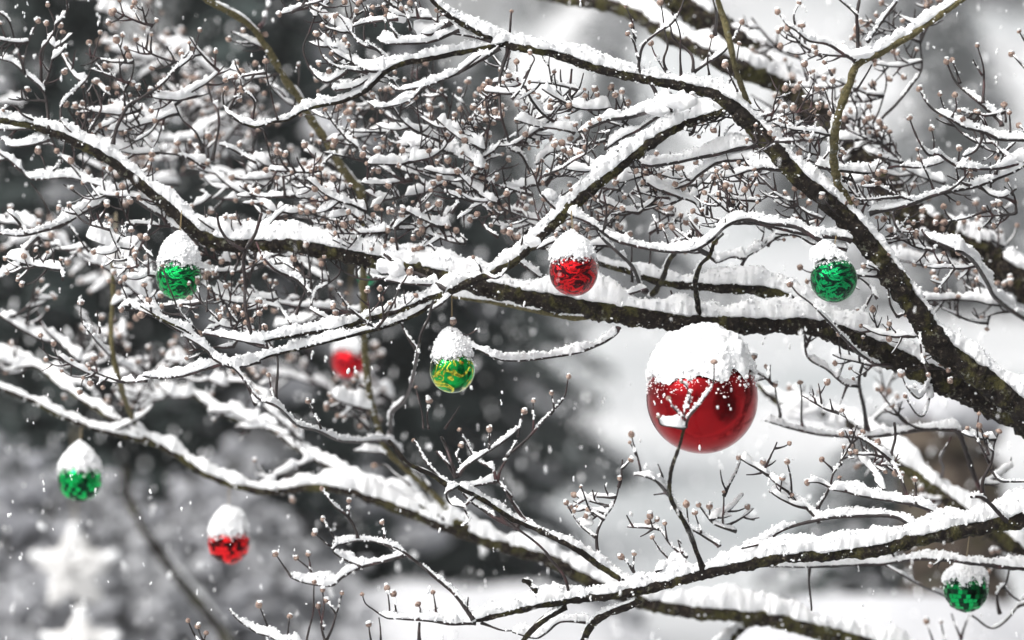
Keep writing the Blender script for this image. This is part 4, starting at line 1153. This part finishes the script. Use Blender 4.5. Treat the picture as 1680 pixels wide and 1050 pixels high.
# white star ornaments
def star(px, py, rp, Y, label, rot=0, cord=60, flat=.34, wob=.05, seed=0, rin=.58):
    c = P(px, py, Y); R = S(rp, Y); o = empty('star_ornament', [float(q) for q in c]); tag(o, label, 'star ornament', 'white stars hanging at the left')
    a = Acc(); n = 100; th = np.arange(n) / n * 2 * np.pi
    tri = np.abs(((th + rot) * 5 / (2 * np.pi)) % 1 - .5) * 2        # 1 at tips
    pr = rin + (1 - rin) * tri ** 1.15; rings = []
    for q in np.linspace(-1, 1, 17):
        k = math.cos(q * math.pi / 2) ** .55
        rings.append(np.stack([np.sin(th) * pr * R * k, 0 * th + q * R * flat * (1 - .35 * tri), np.cos(th) * pr * R * k], -1))
    v = np.concatenate(rings) + c; v += (vnoise(v, 3 / R, seed)[:, None] - .5) * wob * R * 2; nn = len(v)
    v = np.vstack([v, c + [0, -R * flat, 0], c + [0, R * flat, 0]])
    a.add(v, ringq(17, n), np.vstack([fan(0, n, nn, True), fan(16 * n, n, nn + 1)])); a.build('star', STARW, o)
    s = Acc(); g = ICO3 * np.array([R * .20, R * .2, R * .16])
    for ang in (0, 2 * np.pi / 5, -2 * np.pi / 5):
        for q in np.linspace(.3, .95, 6):
            pc = c + np.array([math.sin(ang) * q * R, 0, math.cos(ang) * q * R * 1.0 + R * .04])
            vv = g * (1.1 - .45 * q) + pc; vv = pc + (vv - pc) * (1 + (vnoise(vv, 60, seed + 2) - .5)[:, None] * .4); s.add(vv, None, ICO3F)
    s.build('snow_cap', SNOW, o)
    cd = Acc(); k = np.linspace(0, 1, 8)[:, None]; tube(cd, (c + [0, 0, R * .95]) * (1 - k) + P(px, py - rp - cord, Y) * k, .0012, 5); cd.build('cord', TWINE, o)
STARW, t_, b_ = mat('white_star_paint'); b_.inputs['Base Color'].default_value = (.58, .575, .57, 1); b_.inputs['Roughness'].default_value = .6
TWINE, t_, b_ = mat('twine'); b_.inputs['Base Color'].default_value = (.45, .38, .25, 1)
star(122, 934, 70, 6.5, 'large blurred white star hanging low at the left', rot=0, cord=160, seed=3)
star(132, 1064, 64, 6.0, 'blurred white star cut by the bottom edge, below the large one', rot=0, cord=10, seed=6)
star(190, 424, 34, 4.35, 'small snowy white star left of the upper left green ball', rot=.3, cord=40, seed=9, wob=.12)

# ------------------------------------------------------------------ falling snow
fl = Acc(); rs = np.random.default_rng(99)
def flakes(n, d0, d1, r0, r1, el, yr=(-60, 1110)):
    Y = d0 + (d1 - d0) * rs.random(n); px = rs.random(n) * 1800 - 60; py = yr[0] + rs.random(n) * (yr[1] - yr[0])
    c = np.stack([(px - 840) * K * Y, Y, CAM_Z - (py - 525) * K * Y], -1); r = r0 + (r1 - r0) * rs.random(n) ** 2
    for kk in range(n):
        m = 1 + int(rs.random() * 3)            # a flake is a little clump of crystals
        off = rs.normal(size=(m, 3)) * r[kk] * .6; off[:, 2] *= el
        blobs(fl, c[kk] + off, r[kk] * (.6 + .5 * rs.random(m)), 1.0 + .5 * (el - 1), jit=.35)
flakes(1100, 3.1, 4.4, .0007, .0018, 3.0)
flakes(900, 4.4, 7.0, .0016, .0042, 2.4)
flakes(600, 7.0, 11.0, .003, .007, 1.8)
flakes(40, 2.4, 3.0, .0012, .0020, 1.2)
o = fl.build('falling_snow', SNOW); tag(o, 'loose snowflakes falling through the air around the tree', kind='stuff')

# ------------------------------------------------------------------ the snowy air
hm = bpy.data.materials.new('snowy_air'); hm.use_nodes = True; ht = hm.node_tree; ht.nodes.clear()
hv = ht.nodes.new('ShaderNodeVolumePrincipled'); hv.inputs['Color'].default_value = (.93, .95, .97, 1); hv.inputs['Density'].default_value = .0028; hv.inputs['Anisotropy'].default_value = .2
ho = ht.nodes.new('ShaderNodeOutputMaterial'); ht.links.new(hv.outputs[0], ho.inputs['Volume'])
hz = Acc(); lo, hi = np.array([-300, -300, -2.6]), np.array([300, 300, 36])
cv = np.array([[(hi if (k >> a_) & 1 else lo)[a_] for a_ in range(3)] for k in range(8)])
hz.add(cv, [(0, 2, 3, 1), (4, 5, 7, 6), (0, 1, 5, 4), (2, 6, 7, 3), (0, 4, 6, 2), (1, 3, 7, 5)])
o = hz.build('haze', hm, None, False); tag(o, 'pale snowy air that fades the far trees', kind='stuff')
